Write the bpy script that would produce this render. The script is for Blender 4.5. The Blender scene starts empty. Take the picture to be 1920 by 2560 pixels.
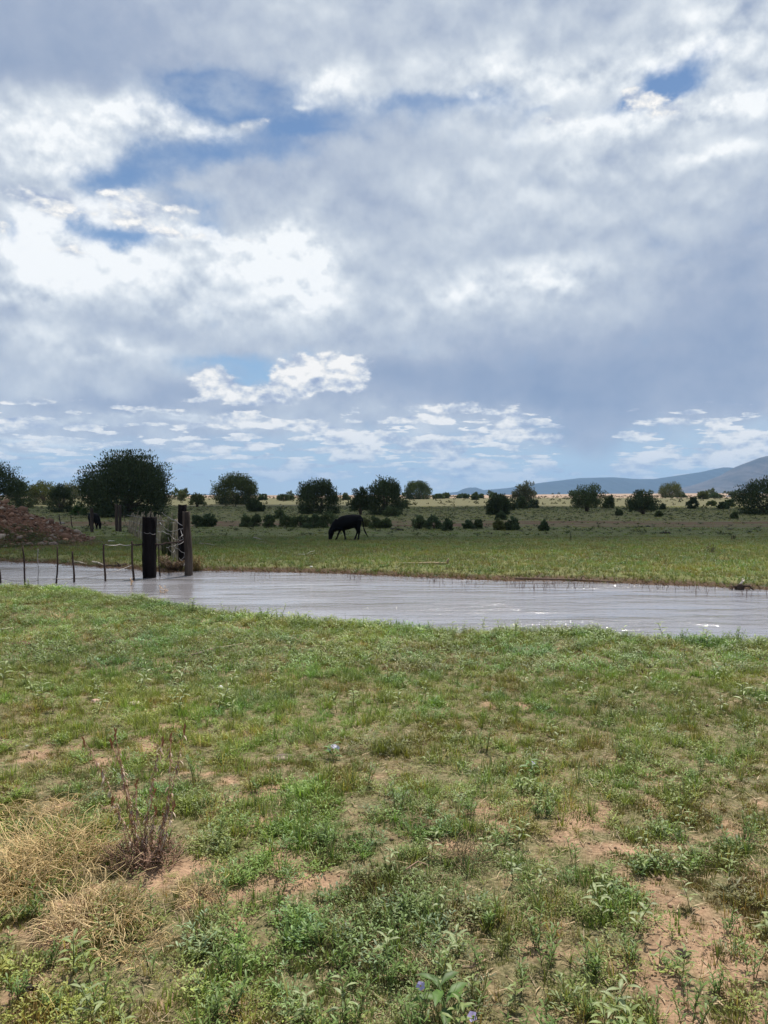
import bpy, bmesh, math, random
import numpy as np
from mathutils import Vector, Matrix, noise as mnoise

S = bpy.context.scene
COL = S.collection
R = math.radians

# ------------------------------------------------------------------ camera
PITCH = 0.02165            # radians below the horizontal
CAMZ = 2.3
FPX = 1924.0               # focal length in pixels of the 1920 x 2560 photograph
cam_d = bpy.data.cameras.new('camera')
cam = bpy.data.objects.new('camera', cam_d)
COL.objects.link(cam)
cam.location = (0, 0, CAMZ)
cam.rotation_euler = (R(90) - PITCH, 0, 0)
cam_d.sensor_fit = 'VERTICAL'
cam_d.sensor_height = 24.0
cam_d.sensor_width = 24.0
cam_d.lens = 24.0 * FPX / 2560.0
cam_d.clip_start = 0.05
cam_d.clip_end = 60000
S.camera = cam

S.view_settings.view_transform = 'Standard'
S.view_settings.look = 'None'
S.view_settings.gamma = 1.0
S.view_settings.exposure = 0.30
S.view_settings.use_curve_mapping = False
try:
    S.cycles.use_denoising = True
    S.cycles.max_bounces = 6
    S.cycles.diffuse_bounces = 3
    S.cycles.glossy_bounces = 3
    S.cycles.transmission_bounces = 4
    S.cycles.volume_bounces = 0
    S.cycles.transparent_max_bounces = 12
    S.cycles.sample_clamp_indirect = 8.0
    S.cycles.caustics_reflective = False
    S.cycles.caustics_refractive = False
except Exception:
    pass

# ------------------------------------------------------------------ sun and sky
SUN_EL, SUN_AZ = R(63), R(22)      # azimuth measured from straight ahead to the right
sd = Vector((math.sin(SUN_AZ) * math.cos(SUN_EL), math.cos(SUN_AZ) * math.cos(SUN_EL), math.sin(SUN_EL)))
sun_d = bpy.data.lights.new('sun', 'SUN')
sun_d.energy = 4.9
sun_d.angle = R(0.53)
sun_d.color = (1.0, 0.94, 0.85)
sun = bpy.data.objects.new('sun', sun_d)
COL.objects.link(sun)
sun.rotation_euler = sd.to_track_quat('Z', 'Y').to_euler()
sun.location = (30, 60, 120)

W = bpy.data.worlds.new("World")
S.world = W
W.use_nodes = True
W.cycles.sampling_method = 'NONE'
nt = W.node_tree
nt.nodes.clear()
NN, LL = nt.nodes, nt.links


class G:
    """small helper to write node graphs as expressions"""
    def __init__(self, tree):
        self.t = tree

    def _in(self, sock, v):
        if isinstance(v, (int, float)):
            sock.default_value = v
        elif isinstance(v, (tuple, list)):
            n = len(sock.default_value)
            sock.default_value = tuple(v)[:n] if len(v) >= n else tuple(v) + (1.0,)
        else:
            self.t.links.new(v, sock)

    def n(self, kind, **kw):
        nd = self.t.nodes.new(kind)
        for k, v in kw.items():
            setattr(nd, k, v)
        return nd

    def m(self, op, a, b=None, c=None, clamp=False):
        nd = self.n('ShaderNodeMath', operation=op, use_clamp=clamp)
        self._in(nd.inputs[0], a)
        if b is not None: self._in(nd.inputs[1], b)
        if c is not None: self._in(nd.inputs[2], c)
        return nd.outputs[0]

    def v(self, op, a, b=None, c=None):
        nd = self.n('ShaderNodeVectorMath', operation=op)
        self._in(nd.inputs[0], a)
        if op == 'SCALE':
            self._in(nd.inputs['Scale'], b)
        elif b is not None:
            self._in(nd.inputs[1], b)
        if c is not None: self._in(nd.inputs[2], c)
        return nd.outputs['Value'] if op in ('DOT_PRODUCT', 'LENGTH', 'DISTANCE') else nd.outputs['Vector']

    def xyz(self, x, y, z):
        nd = self.n('ShaderNodeCombineXYZ')
        for i, q in enumerate((x, y, z)): self._in(nd.inputs[i], q)
        return nd.outputs[0]

    def sep(self, a):
        nd = self.n('ShaderNodeSeparateXYZ')
        self._in(nd.inputs[0], a)
        return nd.outputs

    def noise(self, vec, scale, detail=4.0, rough=0.55, out='Fac', dist=0.0, dim='3D'):
        nd = self.n('ShaderNodeTexNoise', noise_dimensions=dim)
        nd.inputs['Scale'].default_value = scale
        nd.inputs['Detail'].default_value = detail
        nd.inputs['Roughness'].default_value = rough
        nd.inputs['Distortion'].default_value = dist
        if vec is not None: self._in(nd.inputs['Vector'], vec)
        return nd.outputs[out]

    def sm(self, x, a, b, lo=0.0, hi=1.0, kind='SMOOTHSTEP'):
        nd = self.n('ShaderNodeMapRange', interpolation_type=kind)
        self._in(nd.inputs['Value'], x)
        for nm, q in (('From Min', a), ('From Max', b), ('To Min', lo), ('To Max', hi)):
            self._in(nd.inputs[nm], q)
        return nd.outputs[0]

    def mix(self, f, a, b, mode='MIX'):
        nd = self.n('ShaderNodeMix', data_type='RGBA', blend_type=mode)
        self._in(nd.inputs[0], f)
        self._in(nd.inputs[6], a)
        self._in(nd.inputs[7], b)
        return nd.outputs[2]

    def ramp(self, f, stops, interp='LINEAR'):
        nd = self.n('ShaderNodeValToRGB')
        cr = nd.color_ramp
        cr.interpolation = interp
        while len(cr.elements) < len(stops): cr.elements.new(0.5)
        for e, (p, c) in zip(cr.elements, stops):
            e.position = p
            e.color = tuple(c)[:3] + (1.0,)
        self._in(nd.inputs[0], f)
        return nd.outputs[0]


def lin(r, g_=None, b=None):
    c = (r, g_, b) if g_ is not None else r
    return tuple((x / 255 / 12.92) if x <= 10.3 else ((x / 255 + 0.055) / 1.055) ** 2.4 for x in c)


# sky directions are laid out as azimuth / elevation, so the clouds stay put in the sky
def azel(x, y):          # x, y in a 1659-wide copy of the photograph -> radians
    f = 1662.6
    X, Y = (x - 829.5) / f, (1106.0 - y) / f
    yy = math.cos(PITCH) + Y * math.sin(PITCH)
    zz = -math.sin(PITCH) + Y * math.cos(PITCH)
    return math.atan2(X, yy), math.atan2(zz, math.hypot(X, yy))


g = G(nt)
tc = g.n('ShaderNodeTexCoord')
D = tc.outputs['Generated']
Dn = g.v('NORMALIZE', D)
dx, dy, dz = g.sep(Dn)
az = g.m('ARCTAN2', dx, dy)
el = g.m('ARCSINE', dz)
uv0 = g.xyz(az, el, 0.0)
Dflat = g.v('MULTIPLY', Dn, (1.0, 1.0, 1.15))
wl = g.noise(Dflat, 4.2, 2.0, 0.5, 'Color')
wm = g.noise(Dflat, 13.0, 5.0, 0.6, 'Color')
half = (0.5, 0.5, 0.5)
warpL = g.v('MULTIPLY', g.v('SUBTRACT', wl, half), (0.07, 0.05, 0.0))
warpM = g.v('MULTIPLY', g.v('SUBTRACT', wm, half), (0.075, 0.05, 0.0))
uv = g.v('ADD', g.v('ADD', uv0, warpL), warpM)                 # soft upper clouds
uvs = g.v('ADD', uv0, g.v('MULTIPLY', g.v('SUBTRACT', wm, half), (0.032, 0.011, 0.0)))   # crisper ones


def blobs(vec, base, lst):
    """sum of soft elliptical patches; the sum rides in the z of the vector so that the graph stays one narrow chain"""
    if not isinstance(base, (int, float)):
        p = g.v('MULTIPLY_ADD', base, (0, 0, 1), vec)
    else:
        p = g.v('ADD', vec, (0, 0, base))
    for b in lst:
        x, y, rx, ry, amp = b[:5]
        rot = R(b[5]) if len(b) > 5 else 0.0
        a0, e0 = azel(x, y)
        k = math.cos(a0) ** 1.6
        k2 = math.cos(e0) ** 1.7
        sx, sy = rx / 1662.6 * k, ry / 1662.6 * k2
        if abs(rot) > 0.15:
            mp = g.n('ShaderNodeMapping', vector_type='TEXTURE')
            g._in(mp.inputs['Vector'], p)
            mp.inputs['Location'].default_value = (a0, e0, 0)
            mp.inputs['Rotation'].default_value = (0, 0, rot)
            mp.inputs['Scale'].default_value = (sx, sy, 1e8)
            q_ = mp.outputs[0]
        else:
            q_ = g.v('MULTIPLY_ADD', p, (1 / sx, 1 / sy, 0), (-a0 / sx, -e0 / sy, 0))
        d2 = g.v('DOT_PRODUCT', q_, q_)
        e = g.m('POWER', 0.36788, d2)
        p = g.v('MULTIPLY_ADD', e, (0, 0, amp), p)
    return g.sep(p)[2]


# cover of the high sheet: 1 everywhere but the gaps and the clear band over the horizon
gaps = [
    (500, 195, 140, 56, -1.8, 0), (580, 255, 110, 34, -1.2, 0), (430, 165, 60, 26, -.4), (520, 312, 140, 26, -1.1, 0), (640, 262, 90, 24, -.7, 0),
    (310, 362, 105, 44, -1.3, 18), (215, 392, 110, 30, -.8, 0), (400, 335, 90, 32, -.6),
    (150, 468, 24, 26, -1.2), (255, 512, 100, 22, -1.6), (420, 440, 75, 44, -1.1), (445, 490, 50, 16, -.4),
    (5, 478, 14, 20, -.7),
    (870, 222, 170, 26, -.85, 0), (960, 255, 170, 50, -.50), (1020, 205, 90, 14, -.5), (740, 262, 90, 30, -.5),
    (1425, 178, 105, 38, -2.0, 14), (1360, 212, 26, 16, -.9), (1500, 160, 50, 22, -.6), (1170, 232, 40, 10, -.6),
    (560, 790, 130, 34, -1.5, 0), (470, 775, 70, 14, -.4), (1420, 1020, 300, 40, -.5), (1560, 925, 130, 24, -.30),
]
elr = g.sm(el, azel(829, 1000)[1], azel(829, 890)[1], 0.0, 1.0, 'LINEAR')
cov = blobs(uv, g.m('MULTIPLY_ADD', elr, 1.45, -0.28), gaps)
covbits = blobs(uvs, 0.0, [
    (545, 268, 60, 14, .95, 12), (600, 250, 60, 9, .5), (650, 232, 22, 5, .5), (660, 120, 55, 9, .5),
    (330, 425, 60, 11, .5), (370, 455, 40, 10, .6), (395, 400, 20, 8, .5), (1385, 205, 26, 12, .8),
    (130, 925, 330, 40, .45), (90, 905, 120, 8, .5), (60, 940, 110, 6, .8), (330, 900, 140, 9, .8), (280, 930, 170, 7, .8), (60, 972, 100, 7, .9), (130, 955, 60, 6, .7),
    (430, 915, 170, 10, .8), (950, 885, 200, 10, .7), (640, 870, 150, 14, .7), (1290, 950, 70, 80, .7)])
dnoise = g.noise(Dflat, 17.0, 7.0, 0.58)
covn = g.m('ADD', g.m('ADD', cov, covbits), g.m('MULTIPLY', g.m('SUBTRACT', dnoise, 0.5), 1.9))
wisp = g.sm(g.noise(g.v('MULTIPLY', Dn, (1.0, 1.0, 1.8)), 9.0, 7.0, 0.62), 0.42, 0.72, 0.0, 0.55)
alpha = g.m('MAXIMUM', g.sm(covn, -0.45, 1.05), g.m('MULTIPLY', wisp, elr))

# brightness of the sheet
lum = [
    (120, 60, 330, 130, -.16), (50, 150, 170, 60, -.12), (480, 90, 260, 60, -.02), (950, 40, 380, 50, .06),
    (1160, 165, 300, 60, .27), (700, 175, 80, 40, .30), (640, 220, 60, 26, .2), (1560, 90, 190, 110, .24), (1420, 250, 110, 22, .28), (1600, 215, 110, 40, .26),
    (1250, 262, 130, 18, .20), (1560, 325, 120, 18, .24), (1330, 320, 160, 50, .12),
    (110, 275, 200, 60, .38), (340, 245, 150, 44, .36), (450, 280, 60, 18, .35), (60, 350, 120, 40, .22),
    (100, 450, 100, 40, .52), (270, 455, 90, 32, .48), (25, 520, 70, 30, .3), (110, 560, 150, 60, .28), (280, 560, 200, 50, .28),
    (420, 512, 170, 16, .42), (560, 560, 120, 60, .28), (640, 540, 100, 70, .36), (700, 610, 80, 70, .22), (40, 630, 160, 40, .22), (450, 660, 180, 40, .14),
    (1170, 600, 95, 46, .32), (1020, 630, 70, 50, .22), (930, 640, 70, 60, .14), (1260, 560, 80, 50, .10),
    (1100, 400, 260, 80, .06), (1500, 400, 170, 60, .06), (800, 340, 200, 70, -.08), (1620, 540, 130, 90, -.08),
    (850, 470, 120, 60, -.06), (1500, 760, 330, 120, -.17), (1150, 800, 300, 60, -.13), (900, 820, 240, 34, -.18), (1300, 870, 300, 50, -.10),
    (1050, 860, 240, 22, -.10), (600, 830, 200, 26, -.04), (180, 690, 250, 24, -.06), (120, 830, 220, 36, -.02), (250, 790, 200, 60, .08), (650, 660, 160, 60, .10), (420, 845, 120, 30, -.14),
    (60, 715, 120, 24, .16), (260, 760, 90, 16, .14), (380, 640, 90, 40, .06), 
    (250, 875, 260, 14, -.08), (90, 905, 130, 7, .24), (60, 940, 110, 6, .24), (430, 912, 120, 6, .2), (330, 898, 100, 5, .2), (60, 972, 90, 6, .24),
    (1290, 950, 90, 90, -.12), (150, 955, 60, 6, .3), (1600, 640, 180, 70, -.06),
]
ln = g.noise(Dflat, 4.6, 7.0, 0.54)
vir = g.noise(g.v('MULTIPLY', Dn, (9.0, 9.0, 2.6)), 1.5, 5.0, 0.55)
r1 = g.noise(Dflat, 15.0, 6.0, 0.52)
r2 = g.noise(g.v('ADD', Dflat, (0.0, 0.0, 0.020)), 15.0, 6.0, 0.52)
relief = g.m('SUBTRACT', r1, r2)
L0 = blobs(uv, 0.53, lum)
L1 = g.m('ADD', L0, g.m('MULTIPLY', g.m('SUBTRACT', ln, 0.5), 0.36))
L1 = g.m('ADD', L1, g.m('MULTIPLY', g.m('SUBTRACT', vir, 0.5), 0.26))
L1 = g.m('ADD', L1, g.m('MULTIPLY', relief, g.m('MULTIPLY_ADD', L0, 2.0, -0.50)))
STOPS = [(0.0, lin(116, 141, 176)), (0.22, lin(138, 157, 187)), (0.42, lin(164, 177, 199)), (0.60, lin(193, 203, 216)),
         (0.76, lin(220, 227, 234)), (0.93, lin(246, 249, 251))]
r3 = g.noise(Dflat, 34.0, 5.0, 0.5)
r4 = g.noise(g.v('ADD', Dflat, (0.0, 0.0, 0.010)), 34.0, 5.0, 0.5)
L1 = g.m('ADD', L1, g.m('MULTIPLY', g.m('SUBTRACT', r3, r4), g.sm(L0, 0.55, 0.95, 0.10, 1.0)))
cloudcol = g.ramp(L1, STOPS)
K = 8.6     # the Background strength is 0.1: the sky texture is physically bright

sky = g.n('ShaderNodeTexSky', sky_type='NISHITA')
sky.sun_disc = False
sky.sun_elevation = SUN_EL
sky.sun_rotation = SUN_AZ
sky.altitude = 1600
sky.air_density = 1.0
sky.dust_density = 0.0
sky.ozone_density = 2.0
# the blue of the clear air, pulled to the paler blue that the moist air has low down
lowair = g.sm(el, 0.0, 0.40, 1.0, 0.0)
skyc = g.mix(g.m('MULTIPLY', lowair, 0.9), g.v('MULTIPLY', sky.outputs[0], (0.90, 0.92, 0.90)),
             g.v('SCALE', g.ramp(g.m('MULTIPLY', el, 2.5), [(0.0, lin(186, 208, 226)), (0.35, lin(146, 180, 212)), (1.0, lin(86, 126, 180))]), K))
cloudK = g.v('SCALE', cloudcol, K)
c1 = g.mix(alpha, skyc, cloudK)

# separate cumulus heaps, crisp, flat-bottomed, nearer the horizon
cums_low = [
    (455, 812, 40, 22, 1.2), (490, 845, 52, 22, 1.2), (550, 864, 60, 13, 1.1), (418, 865, 22, 5, .8),
    (635, 806, 44, 24, 1.1), (700, 790, 80, 24, 1.25), (665, 832, 60, 24, 1.0), (755, 800, 40, 26, .9), (760, 835, 34, 20, .6), (600, 840, 30, 14, .8),
    (90, 920, 50, 8, .8), (20, 912, 24, 9, .8), (50, 990, 80, 5, .9), (140, 972, 40, 6, .7),
    (515, 908, 54, 13, 1.15), (560, 918, 44, 7, .9), (605, 914, 20, 6, .8), (450, 972, 64, 10, 1.1), (555, 967, 34, 7, .9), (380, 996, 30, 7, .9), (400, 950, 14, 8, .6),
    (675, 924, 44, 14, 1.1), (770, 945, 66, 14, 1.15), (750, 972, 74, 8, 1.1), (825, 947, 50, 10, 1.0), (770, 990, 54, 12, 1.1),
    (990, 880, 60, 11, 1.2), (900, 905, 74, 7, 1.2), (960, 908, 34, 8, .9), (765, 908, 24, 5, .7),
    (930, 958, 40, 18, 1.2), (978, 975, 38, 22, 1.1), (985, 1002, 56, 9, 1.1), (1040, 1002, 54, 9, 1.0), (1020, 940, 18, 9, .9), (890, 962, 18, 10, .8),
    (1100, 912, 38, 24, 1.15), (1135, 942, 60, 13, 1.15), (1200, 945, 40, 12, .6),
    (600, 1025, 70, 13, 1.15), (640, 1010, 24, 14, .9), (700, 1030, 50, 8, .9), (570, 1016, 24, 10, .6),
    (1015, 1027, 60, 13, 1.1), (890, 1025, 36, 9, .8), (1180, 1005, 44, 16, .6), (960, 1048, 60, 12, .6), (1140, 1032, 70, 14, .6),
    (1360, 1005, 54, 22, .95), (1320, 1022, 70, 12, .8), (1400, 982, 40, 9, .9), (1360, 948, 56, 11, .95), (1290, 1000, 40, 14, .5),
    (1590, 945, 56, 16, .95), (1560, 985, 64, 22, .95), (1480, 995, 60, 14, .8), (1640, 975, 44, 26, .9), (1620, 1010, 70, 14, .8),
    (1285, 960, 55, 90, -1.6), (1440, 912, 100, 9, .6), (150, 1020, 50, 10, 1.0), (110, 1030, 50, 6, .8), (30, 960, 70, 7, .7), (260, 962, 70, 5, .65),
]
cums_high = [
    (1395, 218, 50, 18, 1.15), (1355, 205, 22, 16, .9), (1450, 240, 44, 18, .9), (1200, 262, 60, 16, .5), (545, 268, 60, 13, .6, 12),
    (60, 425, 60, 22, .7), (120, 445, 50, 30, .9), (250, 420, 70, 16, .75), (290, 470, 90, 26, 1.0), (12, 490, 14, 14, .8), (410, 455, 50, 12, .6),
    (140, 540, 60, 22, .6), (460, 515, 120, 10, .6),
]
cn = g.noise(g.v('MULTIPLY', Dn, (1.0, 1.0, 1.7)), 38.0, 6.0, 0.56)
cn2 = g.noise(g.v('MULTIPLY', g.v('ADD', Dn, (0.0, 0.0, 0.006)), (1.0, 1.0, 1.7)), 38.0, 6.0, 0.56)
rel = g.m('SUBTRACT', cn, cn2)
hz = g.sm(el, 0.0, 0.14, 0.32, 0.0)


# rows of fair-weather cumulus that shrink towards the horizon
den = g.m('ADD', g.m('MAXIMUM', dz, 0.0), 0.10)
flatp = g.xyz(g.m('DIVIDE', dx, den), g.m('DIVIDE', dy, den), 0.0)
rown = g.noise(flatp, 3.4, 5.0, 0.55)
rows = g.m('MULTIPLY', g.sm(rown, 0.49, 0.60), g.m('MULTIPLY', g.sm(el, 0.008, 0.03), g.sm(el, 0.085, 0.13, 1.0, 0.0)))


def heaps(lst, hazed, soft):
    q = blobs(uvs, -0.12, lst)
    if hazed: q = g.m('MULTIPLY_ADD', rows, 0.95, q)
    qn = g.m('ADD', q, g.m('MULTIPLY', g.m('SUBTRACT', cn, 0.5), 2.5))
    qa = g.m('MULTIPLY', g.sm(qn, 0.10, 0.10 + soft), g.sm(q, 0.0, 0.3))
    shade = g.m('ADD', g.m('ADD', g.m('MULTIPLY', rel, 2.2), g.m('MULTIPLY', relief, 2.4)), g.m('MULTIPLY_ADD', qn, 0.30, 0.42))
    col = g.ramp(shade, [(0.0, lin(158, 172, 200)), (0.35, lin(186, 196, 213)), (0.60, lin(216, 221, 228)), (0.82, lin(238, 238, 237)), (1.0, lin(252, 250, 247))])
    if hazed:
        col = g.mix(hz, col, lin(176, 198, 220))
        qa = g.m('MULTIPLY', qa, g.sm(el, 0.0, 0.05, 0.70, 1.0))
    return g.mix(qa, c1, g.v('SCALE', col, K))


def backg(colour):
    b = g.n('ShaderNodeBackground')
    g._in(b.inputs['Color'], colour)
    b.inputs['Strength'].default_value = 0.1
    return b.outputs[0]


def mixsh(f, a, b):
    m = g.n('ShaderNodeMixShader')
    g._in(m.inputs[0], f)
    LL.new(a, m.inputs[1])
    LL.new(b, m.inputs[2])
    return m.outputs[0]


# the rest of the sky, overhead and behind: broken cloud of the same kind, from noise alone
on = g.noise(g.v('MULTIPLY', Dn, (1.0, 1.0, 1.6)), 2.6, 6.0, 0.6)
ocol = g.ramp(g.m('MULTIPLY_ADD', on, 1.3, -0.1), STOPS)
outer = g.mix(g.m('MULTIPLY', g.sm(on, 0.33, 0.50), g.sm(el, 0.02, 0.2)), skyc, g.v('SCALE', ocol, K))
seam = azel(829, 700)[1]
front = mixsh(g.sm(el, seam - 0.01, seam + 0.01), backg(heaps(cums_low, True, 0.50)), backg(heaps(cums_high, False, 0.7)))
inside = g.m('MULTIPLY', g.sm(g.m('ABSOLUTE', az), 0.56, 0.74, 1.0, 0.0), g.sm(el, 0.66, 0.80, 1.0, 0.0))
inside = g.m('MULTIPLY', inside, g.sm(el, -0.03, -0.02))
wo = g.n('ShaderNodeOutputWorld')
LL.new(mixsh(inside, backg(outer), front), wo.inputs[0])

# ------------------------------------------------------------------ helpers
rng = np.random.default_rng(7)
CP, SP = math.cos(PITCH), math.sin(PITCH)


def ray(px, py):                      # pixel of the 1920 x 2560 photograph -> direction
    X, Y = (px - 960.0) / FPX, (1280.0 - py) / FPX
    return X, CP + Y * SP, -SP + Y * CP


def at_z(px, py, z):                  # where that line of sight meets a height
    X, Yy, Z = ray(px, py)
    t = (z - CAMZ) / Z
    return X * t, Yy * t


def _hash(ix, iy, seed):
    h = (ix.astype(np.int64) * 374761393 + iy.astype(np.int64) * 668265263 + seed * 1442695041) & 0xFFFFFFFF
    h = ((h ^ (h >> 13)) * 1274126177) & 0xFFFFFFFF
    h = h ^ (h >> 16)
    return (h & 0xFFFFFF) / float(0xFFFFFF)


def vnoise(x, y, seed=0):
    x = np.asarray(x, float); y = np.asarray(y, float)
    ix, iy = np.floor(x), np.floor(y)
    fx, fy = x - ix, y - iy
    fx = fx * fx * (3 - 2 * fx); fy = fy * fy * (3 - 2 * fy)
    a = _hash(ix, iy, seed); b = _hash(ix + 1, iy, seed)
    c = _hash(ix, iy + 1, seed); d = _hash(ix + 1, iy + 1, seed)
    return (a * (1 - fx) + b * fx) * (1 - fy) + (c * (1 - fx) + d * fx) * fy


def fbm(x, y, octv=4, seed=0, gain=0.5):
    s, a, n = 0.0, 1.0, 0.0
    for k in range(octv):
        s = s + a * vnoise(x * 2 ** k + 17.3 * k, y * 2 ** k - 9.1 * k, seed + k)
        n += a
        a *= gain
    return s / n


def sstep(x, a, b):
    t = np.clip((x - a) / (b - a), 0, 1)
    return t * t * (3 - 2 * t)


def tag(o, label=None, cat=None, group=None, kind=None):
    if label: o['label'] = label
    if cat: o['category'] = cat
    if group: o['group'] = group
    if kind: o['kind'] = kind
    return o


def np_mesh(name, V, F, mat=None, smooth=False, colors=None, colname='tint'):
    """V (n,3), F (m,3) or (m,4) or list of such arrays; colors per vertex (n,3)"""
    me = bpy.data.meshes.new(name)
    Fs = F if isinstance(F, list) else [F]
    Fs = [np.asarray(f, np.int32) for f in Fs if len(f)]
    V = np.asarray(V, np.float32)
    loops = np.concatenate([f.ravel() for f in Fs])
    tot = np.concatenate([np.full(len(f), f.shape[1], np.int32) for f in Fs])
    start = np.zeros(len(tot), np.int32)
    start[1:] = np.cumsum(tot)[:-1]
    me.vertices.add(len(V)); me.vertices.foreach_set('co', V.ravel())
    me.loops.add(len(loops)); me.loops.foreach_set('vertex_index', loops)
    me.polygons.add(len(tot)); me.polygons.foreach_set('loop_start', start)
    me.polygons.foreach_set('loop_total', tot)
    if smooth: me.polygons.foreach_set('use_smooth', np.ones(len(tot), bool))
    if colors is not None:
        ca = me.color_attributes.new(colname, 'FLOAT_COLOR', 'POINT')
        c4 = np.ones((len(V), 4), np.float32); c4[:, :3] = colors
        ca.data.foreach_set('color', c4.ravel())
    me.update(calc_edges=True)
    me.validate(verbose=False)
    if mat: me.materials.append(mat)
    return me


def link(name, me, parent=None, loc=(0, 0, 0), rz=0.0, sc=None):
    o = bpy.data.objects.new(name, me)
    COL.objects.link(o)
    o.location = loc
    o.rotation_euler = (0, 0, rz)
    if sc is not None: o.scale = sc if isinstance(sc, (tuple, list)) else (sc, sc, sc)
    if parent: o.parent = parent
    return o


def new_mat(name):
    m = bpy.data.materials.new(name)
    m.use_nodes = True
    m.node_tree.nodes.clear()
    gg = G(m.node_tree)
    out = gg.n('ShaderNodeOutputMaterial')
    return m, gg, out


def principled(gg, out, color, rough=0.8, spec=0.3, bump=None, bstr=0.5, bdist=0.02, link_out=True):
    p = gg.n('ShaderNodeBsdfPrincipled')
    gg._in(p.inputs['Base Color'], color)
    gg._in(p.inputs['Roughness'], rough)
    gg._in(p.inputs['Specular IOR Level'], spec)
    if bump is not None:
        b = gg.n('ShaderNodeBump')
        b.inputs['Strength'].default_value = bstr
        b.inputs['Distance'].default_value = bdist
        gg._in(b.inputs['Height'], bump)
        gg.t.links.new(b.outputs[0], p.inputs['Normal'])
    if link_out: gg.t.links.new(p.outputs[0], out.inputs[0])
    return p


# ------------------------------------------------------------------ the lie of the land
ZC = 0.30
crest_px = [(-260, 1458), (0, 1470), (120, 1474), (230, 1487), (330, 1500), (410, 1515), (450, 1526), (600, 1541), (750, 1554), (870, 1563),
            (1000, 1572), (1100, 1581), (1250, 1582), (1400, 1585), (1550, 1592), (1650, 1603), (1920, 1613), (2200, 1618)]
far_px = [(-260, 1396), (0, 1404), (120, 1409), (250, 1418), (330, 1423), (420, 1432), (500, 1427), (700, 1431), (950, 1439), (1100, 1446), (1250, 1452), (1500, 1457),
          (1750, 1467), (1920, 1476), (2200, 1488)]
crest = np.array([at_z(x, y, ZC) for x, y in crest_px])
farsh = np.array([at_z(x, y, 0.0) for x, y in far_px])


def yc_(x):
    return np.interp(x, crest[:, 0], crest[:, 1]) + 0.35 * (fbm(x * 1.3, x * 0 + 3.3, 3, 5) - 0.5)


def yf_(x):
    return np.interp(x, farsh[:, 0], farsh[:, 1]) + 0.5 * (fbm(x * 0.9, x * 0 + 8.3, 4, 11) - 0.5)


prof_D = np.array([0, 28, 40, 75, 92, 120, 160, 220, 320, 600, 1500, 4000, 14000])
prof_Z = np.array([.13, .15, .17, .20, .27, .34, .66, 1.18, 1.48, 1.70, 2.25, 3.6, 6.0])


def H(x, y, micro=True):
    x = np.asarray(x, float); y = np.asarray(y, float)
    yc, yf = yc_(x), yf_(x)
    near = ZC + 0.40 * (1 - np.clip(y / yc, -0.3, 1)) ** 0.9 * 1.0
    near = near + 0.10 * (fbm(x * 0.5, y * 0.5, 3, 21) - 0.5) * sstep(yc - y, 0.2, 2.5)
    z_near = near - (near + 0.28) * sstep(y, yc - 0.05, yc + 1.1)
    rise = 5.0 / FPX * y * sstep(x / np.maximum(y, 1), 0.02, 0.45) * sstep(y, 90, 900)
    field = np.interp(y, prof_D, prof_Z) + rise
    field = field + 0.10 * (fbm(x * 0.08, y * 0.08, 3, 31) - 0.5) * sstep(y - yf, 4, 30) * (1 - sstep(y, 400, 800))
    z_far = -0.28 + (field + 0.28) * np.where(y - yf < 0, 0.65 * sstep(y - yf, -1.0, 0.0), 0.65 + 0.35 * sstep(y - yf, 0.0, 1.6))
    mid = (yc + 1.1 + yf - 1.0) / 2
    z = np.where(y < mid, z_near, z_far)
    # low bench of spoil where the rubble lies
    if micro:
        z = z + 0.035 * (fbm(x * 3.0, y * 3.0, 3, 41) - 0.5) * (1 - sstep(y, 30, 60))
    return z


def Hs(x, y):
    return float(H(np.array([x]), np.array([y]))[0])


def ground_at(px, py):
    """the point of the land that the photograph shows at that pixel"""
    X, Yy, Z = ray(px, py)
    lo = 1.5
    t = np.concatenate([np.linspace(1.5, 60, 1200), np.geomspace(60, 9000, 1600)[1:]])
    h = H(X * t, Yy * t)
    d = CAMZ + Z * t - h
    idx = np.where(d <= 0)[0]
    k = idx[0] if len(idx) else len(t) - 1
    return X * t[k], Yy * t[k], float(h[k])


# ground: one sheet to the horizon, finer near the camera
def axis(fine, step, far, growth=1.16):
    a, b = fine
    v = list(np.arange(a, b + 1e-6, step))
    s = step
    while v[-1] < far[1]:
        s *= growth; v.append(v[-1] + s)
    v[-1] = far[1]
    s = step; w = []
    cur = a
    while cur > far[0]:
        s *= growth; cur -= s; w.append(cur)
    if w: w[-1] = far[0]
    return np.array(w[::-1] + v)


gx = axis((-9.5, 9.5), 0.075, (-13000, 13000), 1.12)
gy1 = np.arange(1.2, 17.5, 0.07)
gy2 = np.arange(17.5, 60, 0.28)
gy3 = np.array([60 * 1.045 ** k for k in range(124)])
gy3 = gy3[gy3 < 12900]
gy = np.concatenate([-np.geomspace(0.4, 13000, 30)[::-1] + 1.2 - 0.0, gy1, gy2, gy3, [13000.0]])
gy = np.unique(np.round(gy, 4))
GX, GY = np.meshgrid(gx, gy)
GZ = H(GX, GY)
nx, ny = len(gx), len(gy)
GV = np.stack([GX.ravel(), GY.ravel(), GZ.ravel()], 1)
ii = np.arange(ny - 1)[:, None] * nx + np.arange(nx - 1)[None, :]
GF = np.stack([ii, ii + 1, ii + nx + 1, ii + nx], -1).reshape(-1, 4)


def bare(x, y):
    """0 = closed sward, 1 = bare soil; the same field steers the plants and the soil tone"""
    yc = yc_(x)
    near = 1 - sstep(y, 4.2, 7.6)
    n = fbm(x * 1.7 + 4, y * 1.5, 4, 51, 0.6)
    n2 = fbm(x * 6.5, y * 6.0, 3, 61, 0.6)
    b = n * 0.52 + n2 * 0.48
    thr = 0.705 - 0.100 * near
    return sstep(b, thr - 0.045, thr + 0.05)


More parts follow.
